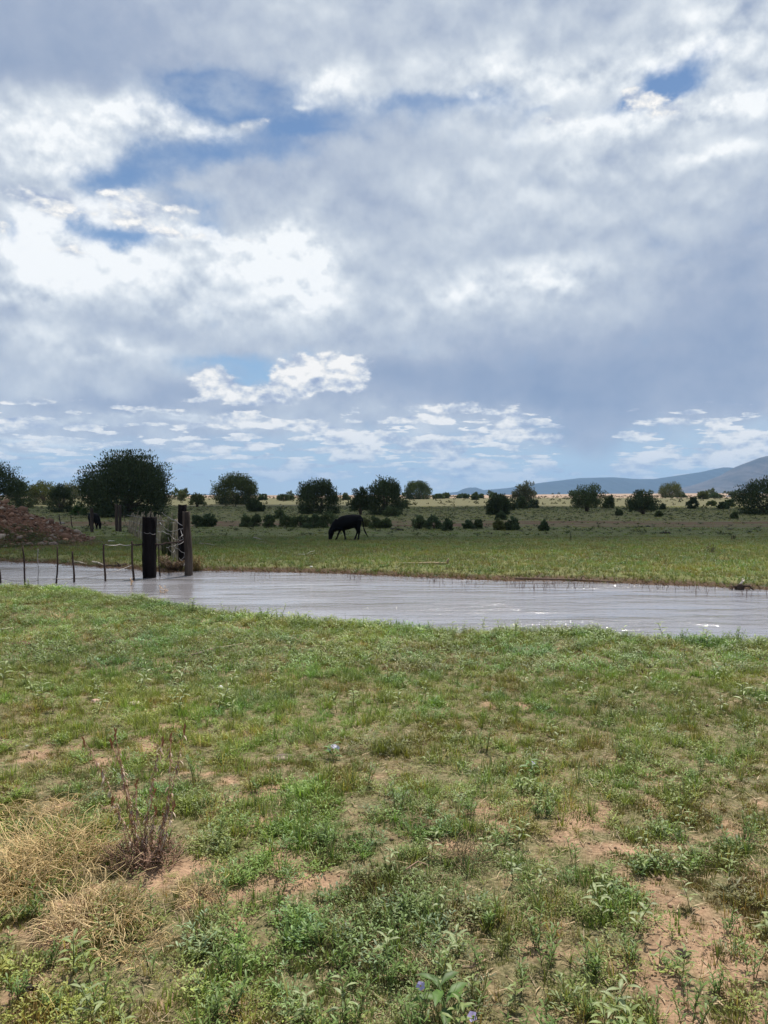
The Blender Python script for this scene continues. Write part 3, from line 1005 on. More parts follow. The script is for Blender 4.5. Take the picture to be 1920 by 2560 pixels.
def pasture():
    """far side of the water: lush by the shore, shorter and browner behind"""
    pr = [p_grass(9, .15, .016, 1, .10, (.2, 1.1), (.115, .115, .048), (.185, .195, .082)),
          p_grass(8, .10, .018, 1, .14, (.3, 1.3), (.12, .112, .050), (.185, .18, .082)),
          p_grass(6, .14, .014, 1, .08, (.2, 1.2), (.20, .15, .08), (.38, .29, .16)),
          p_sprig(4, 4, .14, .06, .03, .08, (.085, .13, .05))]
    x, y = field_points(18.0, 40.0, 80, .60)
    yf = yf_(x)
    keep = (y > yf + 0.10 + 0.35 * rng.uniform(0, 1, len(x)))
    x, y, yf = x[keep], y[keep], yf[keep]
    n = len(x)
    u = rng.uniform(0, 1, n)
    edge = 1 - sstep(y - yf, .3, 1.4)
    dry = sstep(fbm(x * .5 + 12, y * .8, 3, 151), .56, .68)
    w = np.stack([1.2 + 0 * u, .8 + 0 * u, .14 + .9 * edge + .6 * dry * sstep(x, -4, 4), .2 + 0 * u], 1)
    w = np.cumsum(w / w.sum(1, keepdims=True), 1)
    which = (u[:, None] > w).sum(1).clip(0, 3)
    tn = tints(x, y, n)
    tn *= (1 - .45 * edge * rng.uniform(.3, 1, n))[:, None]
    ht = 1.0 - 0.45 * sstep(y, 30, 40)
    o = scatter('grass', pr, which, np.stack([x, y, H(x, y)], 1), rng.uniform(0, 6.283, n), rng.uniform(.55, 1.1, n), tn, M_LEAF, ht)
    tag(o, 'lush green grass on the far bank of the pond', kind='stuff')
    x, y = field_points(40.0, 130.0, 4.2, .60)
    keep = (rng.uniform(0, 1, len(x)) < .2) | (y < 51) | (y > 64)
    x, y = x[keep], y[keep]
    n = len(x)
    pr2 = [p_grass(7, .13, .05, 1, .30, (.4, 1.3), (.14, .148, .052), (.205, .215, .085)),
           p_grass(6, .12, .05, 1, .25, (.4, 1.3), (.19, .175, .078), (.27, .24, .12)),
           p_sprig(4, 4, .30, .14, .08, .10, (.055, .068, .030))]
    dryw = sstep(y, 45, 75)
    u = rng.uniform(0, 1, n)
    which = np.where(u < .12, 2, np.where(u < .12 + .7 * dryw, 1, 0))
    o = scatter('pasture_tufts', pr2, which, np.stack([x, y, H(x, y)], 1), rng.uniform(0, 6.283, n), rng.uniform(.5, 1.1, n), tints(x, y, n), M_LEAF)
    tag(o, 'short tufts dotted over the open pasture behind the pond', kind='stuff')
    # driftline of dead stems and drowned weeds along the far shore
    b = Bag()
    for _ in range(5200):
        xx = rng.uniform(-17, 17)
        yy_ = float(yf_(np.array([xx]))[0]) + rng.normal(.10, .22)
        if yy_ < 16: continue
        z = max(Hs(xx, yy_), -0.02)
        a = rng.uniform(0, 6.283)
        L = rng.uniform(.05, .22)
        d = np.array([math.cos(a), math.sin(a) * .5, rng.uniform(0, .8)])
        s = np.array([.008, 0, .004]) * rng.uniform(.5, 1.3)
        p0 = np.array([xx, yy_, z])
        col = np.array((.13, .075, .045)) * rng.uniform(.3, 1.9)
        b.add([p0 - s, p0 + s, p0 + d * L], [(0, 1, 2)], col)
    tag(link('driftline', b.mesh('driftline', M_STRAW)), 'brown dead stems and mud crumbs washed up along the far waterline', kind='stuff')


near_field()
bank_field()
pasture()

# ------------------------------------------------------------------ the small cloud overhead whose shade lies on the pasture
def shade_cloud():
    hc = 1500.0
    off = sd * (hc / sd.z)
    b = Bag()
    bm = bmesh.new()
    bmesh.ops.create_icosphere(bm, subdivisions=3, radius=1.0)
    sv = np.array([v.co[:] for v in bm.verts]); sf = np.array([[v.index for v in f.verts] for f in bm.faces])
    bm.free()
    r_ = np.random.default_rng(12)
    for k in range(150):
        u = r_.uniform(-1, 1)
        cx = u * 190 + 30
        y0, y1 = 32 + 5 * math.sin(cx * .05) + 3 * math.sin(cx * .13), 128 + 12 * math.sin(cx * .04 + 2)
        rad = r_.uniform(13, 26) * (1 - .4 * abs(u))
        cy = r_.uniform(y0 + rad * .55, y1 - rad * .55)
        p = sv * rad * np.array((1.15, 1.0, .55))
        nn = np.array([mnoise.fractal(Vector(q * 2.1 + k * 7.7), 0.8, 2.0, 4) for q in sv])
        p = p * (1 + .28 * nn[:, None])
        p[:, 2] = np.where(p[:, 2] < 0, p[:, 2] * .35, p[:, 2])
        b.add(p + (off.x + cx, off.y + cy, hc + r_.uniform(-3, 8)), sf, (1, 1, 1))
    m, gg, out = new_mat('cloud_white')
    n = gg.noise(gg.n('ShaderNodeNewGeometry').outputs['Position'], 0.05, 4.0)
    principled(gg, out, gg.mix(n, (.82, .84, .88), (.94, .94, .95)), 1.0, 0.0)
    tag(link('cloud', b.mesh('cloud', m, True)), 'broken cloud overhead that shades the middle of the pasture', kind='structure')


shade_cloud()

# ------------------------------------------------------------------ junipers and shrubs
M_BARK = simple_mat('juniper_bark', (.060, .045, .036), (.17, .13, .10), 6.0, .95, .1, .03, (1, 1, .2))


def crown(w, h, seed, lobes=110, sprays=90, kind='dome', col=(.060, .085, .036), sl=.24, lean=0.0, wf=.88):
    """foliage of a juniper: sprays gathered in clumps over an uneven envelope; returns mesh arrays and clump centres"""
    r = np.random.default_rng(seed)
    ph = r.uniform(0, 6.283, 6)

    def env(a):                       # uneven plan outline
        return 1 + .10 * np.sin(2 * a + ph[0]) + .08 * np.sin(3 * a + ph[1]) + .06 * np.sin(5 * a + ph[2])
    cs = []
    while len(cs) < lobes:
        a = r.uniform(0, 6.283)
        if kind == 'dome':
            el_ = math.asin(r.uniform(-.50, 1.0))
            q = r.uniform(.45, 1.0) ** .5
            R0 = env(a) * (1 + .08 * math.sin(4 * el_ + ph[3] + a))
            rc = math.cos(el_) if el_ > 0 else .97 - .30 * (el_ / .52) ** 2
            x, y, z = rc * R0 * q, rc * R0 * q, math.sin(el_) * q
            z = .38 + .62 * z if z > 0 else .38 + 1.1 * z
            z = max(z, .05)
        elif kind == 'loose':
            el_ = math.asin(r.uniform(-.15, 1.0))
            q = r.uniform(.15, 1.0) ** .6
            R0 = env(a) * (1 + .20 * math.sin(3 * el_ + ph[3]) * math.cos(2 * a + ph[4]))
            x, y, z = math.cos(el_) * R0 * q, math.cos(el_) * R0 * q, .30 + .70 * math.sin(el_) * q * (1 + .15 * math.sin(3 * a + ph[5]))
        else:                         # young, bushy and pointed
            z = r.uniform(.05, 1.0)
            q = math.sqrt(r.uniform(.05, 1))
            x = y = math.sqrt(max(0.0, 1 - (abs(z - .38) / .64) ** 2.2)) * env(a) * q
            z *= .82 + .26 * math.sin(3 * a + ph[2]) * math.sin(2 * a + ph[3])
        cs.append((x * math.cos(a), y * math.sin(a), z))
    cs = np.array(cs)
    cs[:, 0] += lean * cs[:, 2]
    C = cs * np.array((w / 2 * wf, w / 2 * wf, h * .89))
    lr = (w * .085 + h * .045) * r.uniform(.7, 1.25, lobes) * (1.15 if kind == 'dome' else .9)
    n = lobes * sprays
    li = np.repeat(np.arange(lobes), sprays)
    off = np.clip(r.normal(0, .58, (n, 3)), -.8, .8) * lr[li][:, None]
    off[:, 2] *= .9
    P = C[li] + off
    P[:, 2] = np.maximum(P[:, 2], .03 * h)
    out = P - np.array((0, 0, h * .32))
    out /= np.linalg.norm(out, axis=1, keepdims=True) + 1e-9
    d = out * .75 + np.array((0, 0, .75)) + r.normal(0, .45, (n, 3))
    d /= np.linalg.norm(d, axis=1, keepdims=True)
    s = np.cross(d, r.normal(0, 1, (n, 3)))
    s /= np.linalg.norm(s, axis=1, keepdims=True) + 1e-9
    L = sl * r.uniform(.55, 1.3, n)
    Wd = L * r.uniform(.28, .48, n)
    a0 = P
    a1 = P + d * (L * .45)[:, None] + s * (Wd / 2)[:, None]
    a2 = P + d * (L * .55)[:, None] - s * (Wd / 2)[:, None]
    a3 = P + d * L[:, None]
    V = np.stack([a0, a1, a2, a3], 1).reshape(-1, 3)
    k = np.arange(n)[:, None] * 4
    F = np.concatenate([k + np.array([0, 1, 2]), k + np.array([1, 3, 2])])
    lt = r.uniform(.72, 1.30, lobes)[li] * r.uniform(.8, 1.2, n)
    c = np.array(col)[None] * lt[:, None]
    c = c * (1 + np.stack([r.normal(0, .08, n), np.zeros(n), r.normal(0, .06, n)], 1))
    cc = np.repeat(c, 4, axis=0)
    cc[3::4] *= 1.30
    return V, F, cc, C


def limbs(w, h, C, seed, nl=14, r0=.16):
    r = np.random.default_rng(seed + 5)
    b = Bag()
    for k in range(3):
        a = r.uniform(0, 6.28)
        top = np.array((math.cos(a) * w * .06, math.sin(a) * w * .06, h * .34))
        stick(b, [(math.cos(a) * r0 * .6, math.sin(a) * r0 * .6, -.15), (math.cos(a) * r0, math.sin(a) * r0, h * .12), top], r0 * .8, r0 * .5, (1, 1, 1), 7)
    for j in r.choice(len(C), min(nl, len(C)), replace=False):
        e = C[j]
        s0 = np.array((e[0] * .05, e[1] * .05, h * r.uniform(.02, .22)))
        m1 = s0 * .55 + e * .45 + np.array((0, 0, h * .05 * r.normal()))
        stick(b, [s0, (s0 + m1) / 2 + r.normal(0, .03 * w, 3) * (1, 1, .3), m1, e], r0 * .42, r0 * .10, (1, 1, 1), 5)
    return b


def juniper(px0, px1, top, base, label, seed, kind='dome', col=(.060, .085, .036), lobes=110, sprays=90, sl=None, nl=14, bury=0.0, group='juniper trees on the pasture', cat='tree', lean=0.0, wf=.88):
    px0, px1 = px0 - 1, px1 + 1
    cx = (px0 + px1) / 2
    x, y, z = ground_at(cx, base)
    s = y / FPX / CP
    w, h = (px1 - px0) * s, (base - top) * s
    sl = sl or max(.16, 1.9 * y / 770 * .9)
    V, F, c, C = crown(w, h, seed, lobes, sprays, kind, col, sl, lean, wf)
    if w > 2.2 and h > 2.0:
        e = bpy.data.objects.new('juniper_tree', None)
        COL.objects.link(e)
        e.location = (x, y, z - bury)
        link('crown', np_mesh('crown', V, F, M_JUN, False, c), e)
        link('trunk', limbs(w, h, C, seed, nl, .035 * h + .05).mesh('trunk', M_BARK, True), e)
        return tag(e, label, cat, group)
    bt = limbs(w, h, C, seed, 5, .02 * h + .02)
    Vt, Ft, Ct = bt.arr()
    V2 = np.concatenate([V, Vt]); F2 = np.concatenate([F, Ft + len(V)])
    c2 = np.concatenate([c, np.ones((len(Vt), 3)) * (.10, .075, .055)])
    o = link('shrub', np_mesh('shrub', V2, F2, M_JUN, False, c2), None, (x, y, z - .02))
    return tag(o, label, 'shrub', group)


DK, MD, OL, PL = (.060, .080, .040), (.088, .112, .052), (.120, .130, .055), (.16, .16, .10)
juniper(208, 430, 1127, 1292, 'largest dark juniper, tall and round, behind the woven stake fence at left', 101, 'dome', DK, 260, 190, .24, 26, wf=.80)
juniper(-75, 62, 1152, 1284, 'dark juniper cut off by the left edge behind the rubble mound', 102, 'dome', DK, 140, 130, .22)
juniper(20, 66, 1190, 1262, 'olive juniper showing just right of the dark one at the left edge', 103, 'dome', MD, 60, 60)
juniper(72, 150, 1203, 1262, 'olive green juniper behind the mound, left of the small dark cone', 104, 'dome', OL, 90, 80)
juniper(148, 212, 1207, 1254, 'pale grey-green open juniper between the olive one and the largest juniper', 105, 'loose', PL, 70, 60)
juniper(124, 180, 1208, 1281, 'dark upright juniper standing before the pale ones right of the mound', 106, 'dome', DK, 80, 80)
juniper(535, 647, 1184, 1261, 'round dark juniper with a see-through base, second big one from the left', 107, 'dome', (.075, .092, .042), 170, 110, .34, 14)
juniper(741, 857, 1195, 1285, 'wide dark juniper straight above the grazing black cow', 108, 'dome', DK, 130, 90, .24)
juniper(918, 1008, 1188, 1288, 'tall pointed dark juniper right of the grazing cow', 109, 'dome', DK, 130, 90, .22, 18)
juniper(870, 936, 1218, 1287, 'shorter dark juniper leaning against the tall pointed one', 110, 'loose', DK, 90, 70, .22)
juniper(1012, 1077, 1200, 1248, 'dense ball-shaped juniper on the skyline at the middle', 111, 'dome', MD, 110, 90, .42, 6)
juniper(1284, 1340, 1197, 1266, 'pale grey-green open juniper left of centre of the blue mesa', 112, 'loose', PL, 80, 70, .28)
juniper(1288, 1325, 1238, 1272, 'low green bush at the foot of the pale open juniper', 113, 'bush', MD, 50, 50, None, 5, 0, 'bushes on the pasture', 'shrub')
juniper(1318, 1346, 1244, 1270, 'small dark bush right of the foot of the pale open juniper', 114, 'bush', DK, 40, 40, None, 5, 0, 'bushes on the pasture', 'shrub')
juniper(1216, 1275, 1236, 1287, 'low broad dark juniper standing left of the pale open one', 115, 'dome', DK, 90, 80, .22)
juniper(1258, 1292, 1247, 1276, 'small dark bush tucked behind the low broad juniper', 116, 'bush', DK, 40, 40)
juniper(1421, 1514, 1204, 1279, 'open ragged juniper with bare gaps before the blue mesa', 117, 'loose', MD, 110, 60, .24, 22)
juniper(1506, 1536, 1236, 1271, 'small olive bush right beside the open ragged juniper', 118, 'bush', MD, 50, 50)
juniper(1566, 1649, 1227, 1286, 'low spreading juniper with a ragged top, right of the open ragged one', 119, 'loose', DK, 110, 60, .20, 20)
juniper(1649, 1705, 1202, 1244, 'sunlit round juniper on the skyline under the blue mesa', 120, 'dome', OL, 110, 90, .40, 8)
juniper(1838, 1990, 1192, 1286, 'big dark juniper cut off by the right edge', 121, 'dome', DK, 150, 100, .22, 20)
juniper(1746, 1770, 1228, 1248, 'small olive round juniper under the right end of the mesa', 122, 'dome', OL, 40, 50)
juniper(1717, 1744, 1238, 1272, 'small dark cone-shaped juniper standing alone at right', 123, 'bush', DK, 50, 50)
juniper(612, 662, 1246, 1279, 'dark bush in front of the second big juniper', 124, 'bush', DK, 70, 70, None, 6, 0, 'bushes on the pasture', 'shrub')
juniper(472, 514, 1231, 1268, 'upright olive bush of many stems left of the second big juniper', 125, 'loose', OL, 60, 60, None, 10, 0, 'bushes on the pasture', 'shrub')
juniper(446, 464, 1229, 1252, 'small pale bush on the skyline right of the largest juniper', 126, 'dome', OL, 40, 40)
juniper(957, 1002, 1266, 1291, 'low dark bush at the foot of the tall pointed juniper', 127, 'bush', MD, 50, 60)
juniper(995, 1024, 1250, 1272, 'small green bush right of the tall pointed juniper', 128, 'bush', MD, 40, 50)

# the row of young junipers and other shrubs across the pasture (left, right, top, base, tone, what sets it apart)
ROW = [
    (178, 216, 1256, 1289, 'G', 'bright green round bush between the mound and the far fence post'),
    (48, 88, 1243, 1270, 'O', 'pale green bush poking out above the rubble mound'),
    (480, 512, 1284, 1317, 'D', 'left half of the dark bush pair right of the weathered gate posts'),
    (506, 543, 1282, 1317, 'D', 'right half of the dark bush pair right of the weathered gate posts'),
    (600, 628, 1286, 1317, 'M', 'thin see-through bush, first of the row left of the cow'),
    (624, 653, 1285, 1316, 'M', 'thin see-through bush, second of the row left of the cow'),
    (660, 687, 1286, 1318, 'M', 'narrow bush standing apart in the row left of the cow'),
    (684, 710, 1271, 1297, 'M', 'small bush set further back behind the row left of the cow'),
    (697, 740, 1286, 1318, 'M', 'left end of the long dark thicket before the cow'),
    (732, 772, 1285, 1318, 'M', 'second bush of the long dark thicket before the cow'),
    (762, 804, 1284, 1320, 'D', 'darkest middle bush of the long thicket before the cow'),
    (794, 842, 1274, 1319, 'M', 'tallest bush of the long thicket, right above the head of the cow'),
    (904, 925, 1293, 1317, 'O', 'small pale bush just behind the tail of the cow'),
    (924, 956, 1290, 1321, 'M', 'dark rounded bush right of the tail of the cow'),
    (951, 978, 1294, 1320, 'M', 'bush joined to the right side of the dark rounded one by the cow'),
    (1032, 1064, 1285, 1322, 'M', 'first bush of the three standing in the middle of the pasture'),
    (1064, 1106, 1289, 1323, 'D', 'widest bush of the three standing in the middle of the pasture'),
    (1107, 1130, 1295, 1327, 'D', 'narrow nearest bush of the three in the middle of the pasture'),
    (1159, 1181, 1300, 1322, 'D', 'small dark cone bush right of the three bushes'),
    (1187, 1203, 1298, 1322, 'M', 'thin tilted little juniper right of the small dark cone bush'),
    (1234, 1264, 1299, 1325, 'O', 'greyish half of the bush pair below the low broad juniper'),
    (1260, 1297, 1289, 1325, 'D', 'dark taller half of the bush pair below the low broad juniper'),
    (1240, 1264, 1278, 1300, 'D', 'small dark bush between the low broad juniper and the bush pair'),
    (1352, 1368, 1302, 1327, 'D', 'tiny dark cone juniper alone in the open pasture'),
    (1796, 1820, 1254, 1273, 'D', 'small dark bush left of the big juniper at the right edge'),
    (1812, 1838, 1246, 1267, 'D', 'small bush reaching to the big juniper at the right edge'),
    (1829, 1843, 1279, 1297, 'M', 'tiny bush before the big juniper at the right edge'),
    (1769, 1788, 1254, 1265, 'M', 'tiny pale bush right of the lone dark cone juniper'),
    (1650, 1664, 1259, 1274, 'D', 'tiny round bush right of the low spreading juniper'),
    (1640, 1655, 1278, 1292, 'M', 'tiny scrub at the right foot of the low spreading juniper'),
    (1540, 1556, 1272, 1289, 'M', 'tiny scrub at the left foot of the low spreading juniper'),
    (646, 666, 1235, 1251, 'D', 'dark round bush on the skyline right of the second big juniper'),
    (696, 722, 1236, 1252, 'M', 'leftmost small bush of the skyline clump left of the wide juniper'),
    (716, 734, 1240, 1251, 'M', 'rightmost small bush of the skyline clump left of the wide juniper'),
    (858, 872, 1236, 1250, 'D', 'dark bush on the skyline between the wide juniper and the short leaning one'),
    (1083, 1108, 1236, 1247, 'M', 'low bush on the plain right of the ball-shaped juniper'),
    (1104, 1124, 1233, 1246, 'M', 'second low bush on the plain right of the ball-shaped juniper'),
    (1144, 1172, 1237, 1246, 'D', 'flat dark bush on the plain under the stepped knoll'),
    (1180, 1196, 1231, 1250, 'M', 'small pointed bush on the plain under the stepped knoll'),
    (1196, 1208, 1236, 1246, 'M', 'small bush right of the pointed one under the stepped knoll'),
    (1226, 1244, 1234, 1245, 'D', 'dark bush just above the low broad juniper'),
    (1772, 1804, 1237, 1245, 'D', 'long flat dark thicket on the plain under the mesa at right'),
    (1824, 1838, 1232, 1242, 'M', 'small bush on the plain beside the big juniper at the right edge'),
    (1698, 1716, 1240, 1244, 'D', 'flat dark scrub at the right foot of the sunlit round juniper'),
]
for k, (a, b_, t_, bs, tone, lab) in enumerate(ROW):
    col = {'D': (.072, .098, .050), 'M': MD, 'O': OL, 'G': (.06, .115, .035)}[tone]
    juniper(a, b_, t_, bs, lab, 300 + k, 'bush' if (b_ - a) < 1.4 * (bs - t_) else 'dome', col, 42, 42, None, 5, 0, 'bushes on the pasture', 'shrub')

# far specks: low junipers strewn over the plain, copies of a few
protos_far = []
for k in range(4):
    V, F, c, C = crown(3.4, 2.3, 500 + k, 16, 16, 'dome' if k % 2 else 'bush', MD, 1.1)
    protos_far.append(np_mesh('plain_shrub', V, F, M_JUN, False, c))
fr = random.Random(21)
for k in range(110):
    px = fr.uniform(-60, 1980)
    if k < 70:
        py = 1238 + fr.random() ** 2 * 7 - (3 + 6 * (px / 1920)) * (px > 1080)
    else:
        px = fr.uniform(1080, 1980); py = fr.uniform(1229, 1240)
    x, y, z = ground_at(px, py)
    o = link('plain_shrub', protos_far[k % 4], None, (x, y, z - .1), fr.uniform(0, 6.28), fr.uniform(.6, 1.5) * (1 + y / 4200))
    tag(o, 'tiny dark juniper speck far out on the pinkish plain', 'shrub', 'far junipers strewn over the plain')

# dark bunches in the sunlit far field
n = 1500
d = rng.uniform(110 ** 2, 420 ** 2, n) ** .5
x = rng.uniform(-.62, .62, n) * d
V, F, c, C = crown(.9, .45, 600, 8, 7, 'dome', (.10, .095, .05), .30)
o = scatter('bunch_grass', [(V, F, c)], np.zeros(n, int), np.stack([x, d, H(x, d) - .03], 1), rng.uniform(0, 6.28, n), rng.uniform(.3, .9, n) * (1 + d / 700), np.ones((n, 3)) * rng.uniform(.6, 1.3, (n, 1)), M_JUN)
tag(o, 'small dark bunches of scrub dotted over the sunlit far field', kind='stuff')

# ------------------------------------------------------------------ rubble mound at the left
MX, MY, MR, MH = -19.9, 34.8, 5.9, 2.75


def mound_h(x, y):
    ang = np.arctan2(y - MY, x - MX)
    r = np.hypot(x - MX, (y - MY) * 0.95) / (MR * (1 + .05 * np.sin(3 * ang + 1) + .03 * np.sin(7 * ang)))
    h = MH * np.clip(1 - r, 0, 1) ** 1.02
    h = h * (1 + .10 * (fbm(x * .9, y * .9, 3, 201) - .5)) + .22 * (fbm(x * 3, y * 3, 4, 205) - .5) * sstep(1 - r, 0, .15)
    toe = .16 * np.clip(1 - np.hypot(x - MX - 3.0, (y - MY + 1.5)) / (MR + 1.5), 0, 1)
    return np.maximum(h, 0) + toe - .04


m_rub, gg, out = new_mat('rubble_soil')
P = gg.n('ShaderNodeNewGeometry').outputs['Position']
n1 = gg.noise(P, 9.0, 6.0, .7)
n2 = gg.noise(P, .8, 3.0, .5)
vor = gg.n('ShaderNodeTexVoronoi'); gg._in(vor.inputs['Vector'], P); vor.inputs['Scale'].default_value = 6.0
c = gg.ramp(n1, [(.32, (.07, .033, .019)), (.5, (.19, .09, .052)), (.68, (.31, .175, .11))])
c = gg.mix(gg.m('MULTIPLY', gg.sm(gg.sep(P)[2], .9, .35), gg.sm(n1, .45, .6)), c, (.055, .060, .028))
principled(gg, out, c, .95, .15, gg.m('ADD', gg.m('MULTIPLY', vor.outputs['Distance'], -1.2), n1), 1.0, .12)
xs = np.linspace(MX - MR - 2, MX + MR + 3, 150); ys = np.linspace(MY - MR - 2, MY + MR + 2, 150)
XX, YY = np.meshgrid(xs, ys)
hh = mound_h(XX, YY)
ZZ = H(XX, YY, False) + np.where(hh > .015, hh, -.25)
n = len(xs)
ii = np.arange(len(ys) - 1)[:, None] * n + np.arange(n - 1)[None, :]
me = np_mesh('dirt_mound', np.stack([XX.ravel(), YY.ravel(), ZZ.ravel()], 1), np.stack([ii, ii + 1, ii + n + 1, ii + n], -1).reshape(-1, 4), m_rub, True)
tag(link('dirt_mound', me), 'reddish brown mound of earth and rubble', kind='structure')


def mz(x, y):
    h = float(mound_h(np.array([x]), np.array([y]))[0])
    return Hs(x, y) + max(h, 0)


def rock_arr(seed, flat=.6, sub=2, jag=.30):
    bm = bmesh.new()
    bmesh.ops.create_icosphere(bm, subdivisions=sub, radius=1.0)
    r_ = random.Random(seed)
    pl = [(Vector((r_.gauss(0, 1), r_.gauss(0, 1), r_.gauss(0, 1))).normalized(), r_.uniform(.62, .88)) for _ in range(9)]
    V = []
    for v in bm.verts:
        p = v.co.copy()
        for nrm, dd in pl:
            k = p.dot(nrm)
            if k > dd: p -= nrm * (k - dd)
        p *= 1 + jag * (mnoise.noise(p * 1.7 + Vector((seed * 3.1, 0, 0)))) * .5
        V.append((p.x, p.y * .8, p.z * flat))
    F = [[q.index for q in f.verts] for f in bm.faces]
    bm.free()
    return np.array(V), np.array(F)


M_ROCK = leaf_mat('weathered_stone', 0.0, .9, .15, .45, 14.0)
rocks6 = [rock_arr(k, .55 + .08 * (k % 3), 1) for k in range(6)]
b = Bag()
r_ = np.random.default_rng(77)
for _ in range(7500):
    a, q = r_.uniform(0, 6.283), MR * math.sqrt(r_.uniform(0, 1.15))
    x, y = MX + math.cos(a) * q, MY + math.sin(a) * q
    if y > MY + 3 or x < MX - 6: continue
    V, F = rocks6[r_.integers(6)]
    s = r_.lognormal(-2.95, .62)
    t = r_.uniform(0, 6.283); ct, st = math.cos(t), math.sin(t)
    tl = r_.uniform(-.5, .5)
    Vr = V * s
    Vr = np.stack([Vr[:, 0] * ct - Vr[:, 1] * st, Vr[:, 0] * st + Vr[:, 1] * ct, Vr[:, 2] + Vr[:, 0] * tl], 1)
    base = np.array([(.24, .135, .088), (.30, .195, .135), (.14, .080, .055), (.36, .28, .215)])[r_.choice(4, p=[.4, .25, .27, .08])]
    b.add(Vr + (x, y, mz(x, y) + s * .12), F, base * r_.uniform(.55, 1.25))
tag(link('rubble', b.mesh('rubble', M_ROCK)), 'loose reddish rubble covering the mound at the left', kind='stuff')
# sparse weeds on the foot of the mound
n = 2600
a_, q_ = rng.uniform(-2.6, -.1, n), MR * rng.uniform(.72, 1.12, n)
x, y = MX + np.cos(a_) * q_, MY + np.sin(a_) * q_
z = np.array([mz(p, q) for p, q in zip(x, y)])
o = scatter('weeds', [p_sprig(6, 5, .16, .06, .028, .14, (.075, .095, .045)), p_grass(9, .22, .016, 2, .08, (.2, 1.0), (.09, .09, .04), (.14, .15, .06))],
            rng.integers(0, 2, n), np.stack([x, y, z], 1), rng.uniform(0, 6.28, n), rng.uniform(.4, 1.2, n) * (rng.uniform(0, 1, n) < sstep(fbm(x, y, 3, 210), .45, .6) + .15), np.ones((n, 3)), M_LEAF)
tag(o, 'straggling dark weeds on the foot of the rubble mound', kind='stuff')


def stone(px, py, wpx, label, col, seed, flat=.5, onm=False, group=None, cat='rock', name='rock', asp=.8):
    x, y, z = ground_at(px, py)
    if onm:                            # march onto the mound
        X, Yy, Z = ray(px, py)
        for t in np.linspace(24, 40, 800):
            if CAMZ + Z * t <= mz(X * t, Yy * t):
                x, y, z = X * t, Yy * t, mz(X * t, Yy * t); break
    s = wpx / FPX * y / 2 * 1.05
    V, F = rock_arr(seed, flat, 3, .35)
    c = np.ones((len(V), 3)) * np.array(col)
    o = link(name, np_mesh(name, V * s, F, M_ROCK, True, c), None, (x, y, z + s * flat * .35), 0.3 * (seed % 7 - 3))
    return tag(o, label, cat, group)


stone(165, 1353, 19, 'orange boulder on the foot of the rubble mound, the lower of two', (.42, .235, .14), 1, .62, True)
stone(160, 1342, 15, 'orange-brown boulder resting just above the lower orange one', (.36, .21, .135), 2, .6, True)
stone(133, 1362, 23, 'broad flat grey-brown rock at the bottom edge of the mound', (.25, .18, .145), 3, .5, True)
stone(73, 1363, 20, 'flat brownish rock at the bottom edge of the mound, left of the broad one', (.24, .165, .13), 4, .5, True)
stone(48, 1346, 16, 'rounded grey rock low on the left of the mound', (.24, .18, .15), 5, .6, True)
stone(20, 1339, 10, 'small pinkish rock low on the left part of the mound', (.30, .21, .165), 6, .6, True)
stone(67, 1321, 9, 'small bright orange rock in the middle of the mound', (.42, .26, .16), 7, .7, True)
stone(123, 1320, 10, 'small orange-grey rock right of the middle of the mound', (.36, .25, .18), 8, .6, True)
stone(130, 1340, 10, 'pale rounded rock above the broad flat rock', (.33, .25, .20), 9, .6, True)
stone(234, 1345, 17, 'lone flat reddish rock in the grass right of the mound', (.34, .235, .18), 10, .35)
stone(153, 1310, 22, 'long grey slab on the right shoulder of the mound', (.24, .20, .175), 11, .35, True)
stone(78, 1298, 12, 'pale slab high on the slope of the mound', (.33, .26, .22), 12, .4, True)
stone(240, 1757, 30, 'smooth pinkish sausage-shaped stone in the near grass at left', (.44, .30, .23), 13, .45, False, None, 'stone', 'stone')
stone(338, 1762, 34, 'low whitish broken rock in the near grass at left', (.60, .53, .42), 14, .3, False, None, 'stone', 'stone')
stone(552, 1724, 14, 'small bright white stone chip standing in the near grass', (.82, .80, .74), 15, 1.1, False, None, 'stone', 'stone')
stone(778, 1418, 8, 'tiny white stone at the far waterline', (.7, .66, .6), 16, .6, False, None, 'stone', 'stone')
stone(520, 1750, 7, 'tiny white pebble left of the white stone chip', (.75, .72, .66), 17, .6, False, None, 'stone', 'stone')
stone(68, 1872, 10, 'small cream pebble on the near ground at far left', (.70, .66, .55), 18, .7, False, None, 'stone', 'stone')

# crusted clods and old dung
M_DUNG = leaf_mat('old_dung', 0.0, .95, .1, .6, 30.0)


def clod(px, py, wpx, label, col, seed, flat=.28, cat='dung'):
    x, y, z = ground_at(px, py)
    s = wpx / FPX * y / 2
    b = Bag()
    r_ = random.Random(seed)
    for k in range(6):
        V, F = rock_arr(seed * 7 + k, flat, 2, .8)
        q = s * r_.uniform(.3, .6)
        b.add(V * q + (r_.uniform(-.5, .5) * s, r_.uniform(-.35, .35) * s, q * flat * .5), F, np.array(col) * r_.uniform(.6, 1.3))
    o = link('dung_pat' if cat == 'dung' else 'soil_clod', b.mesh('clod', M_DUNG), None, (x, y, z))
    return tag(o, label, cat)


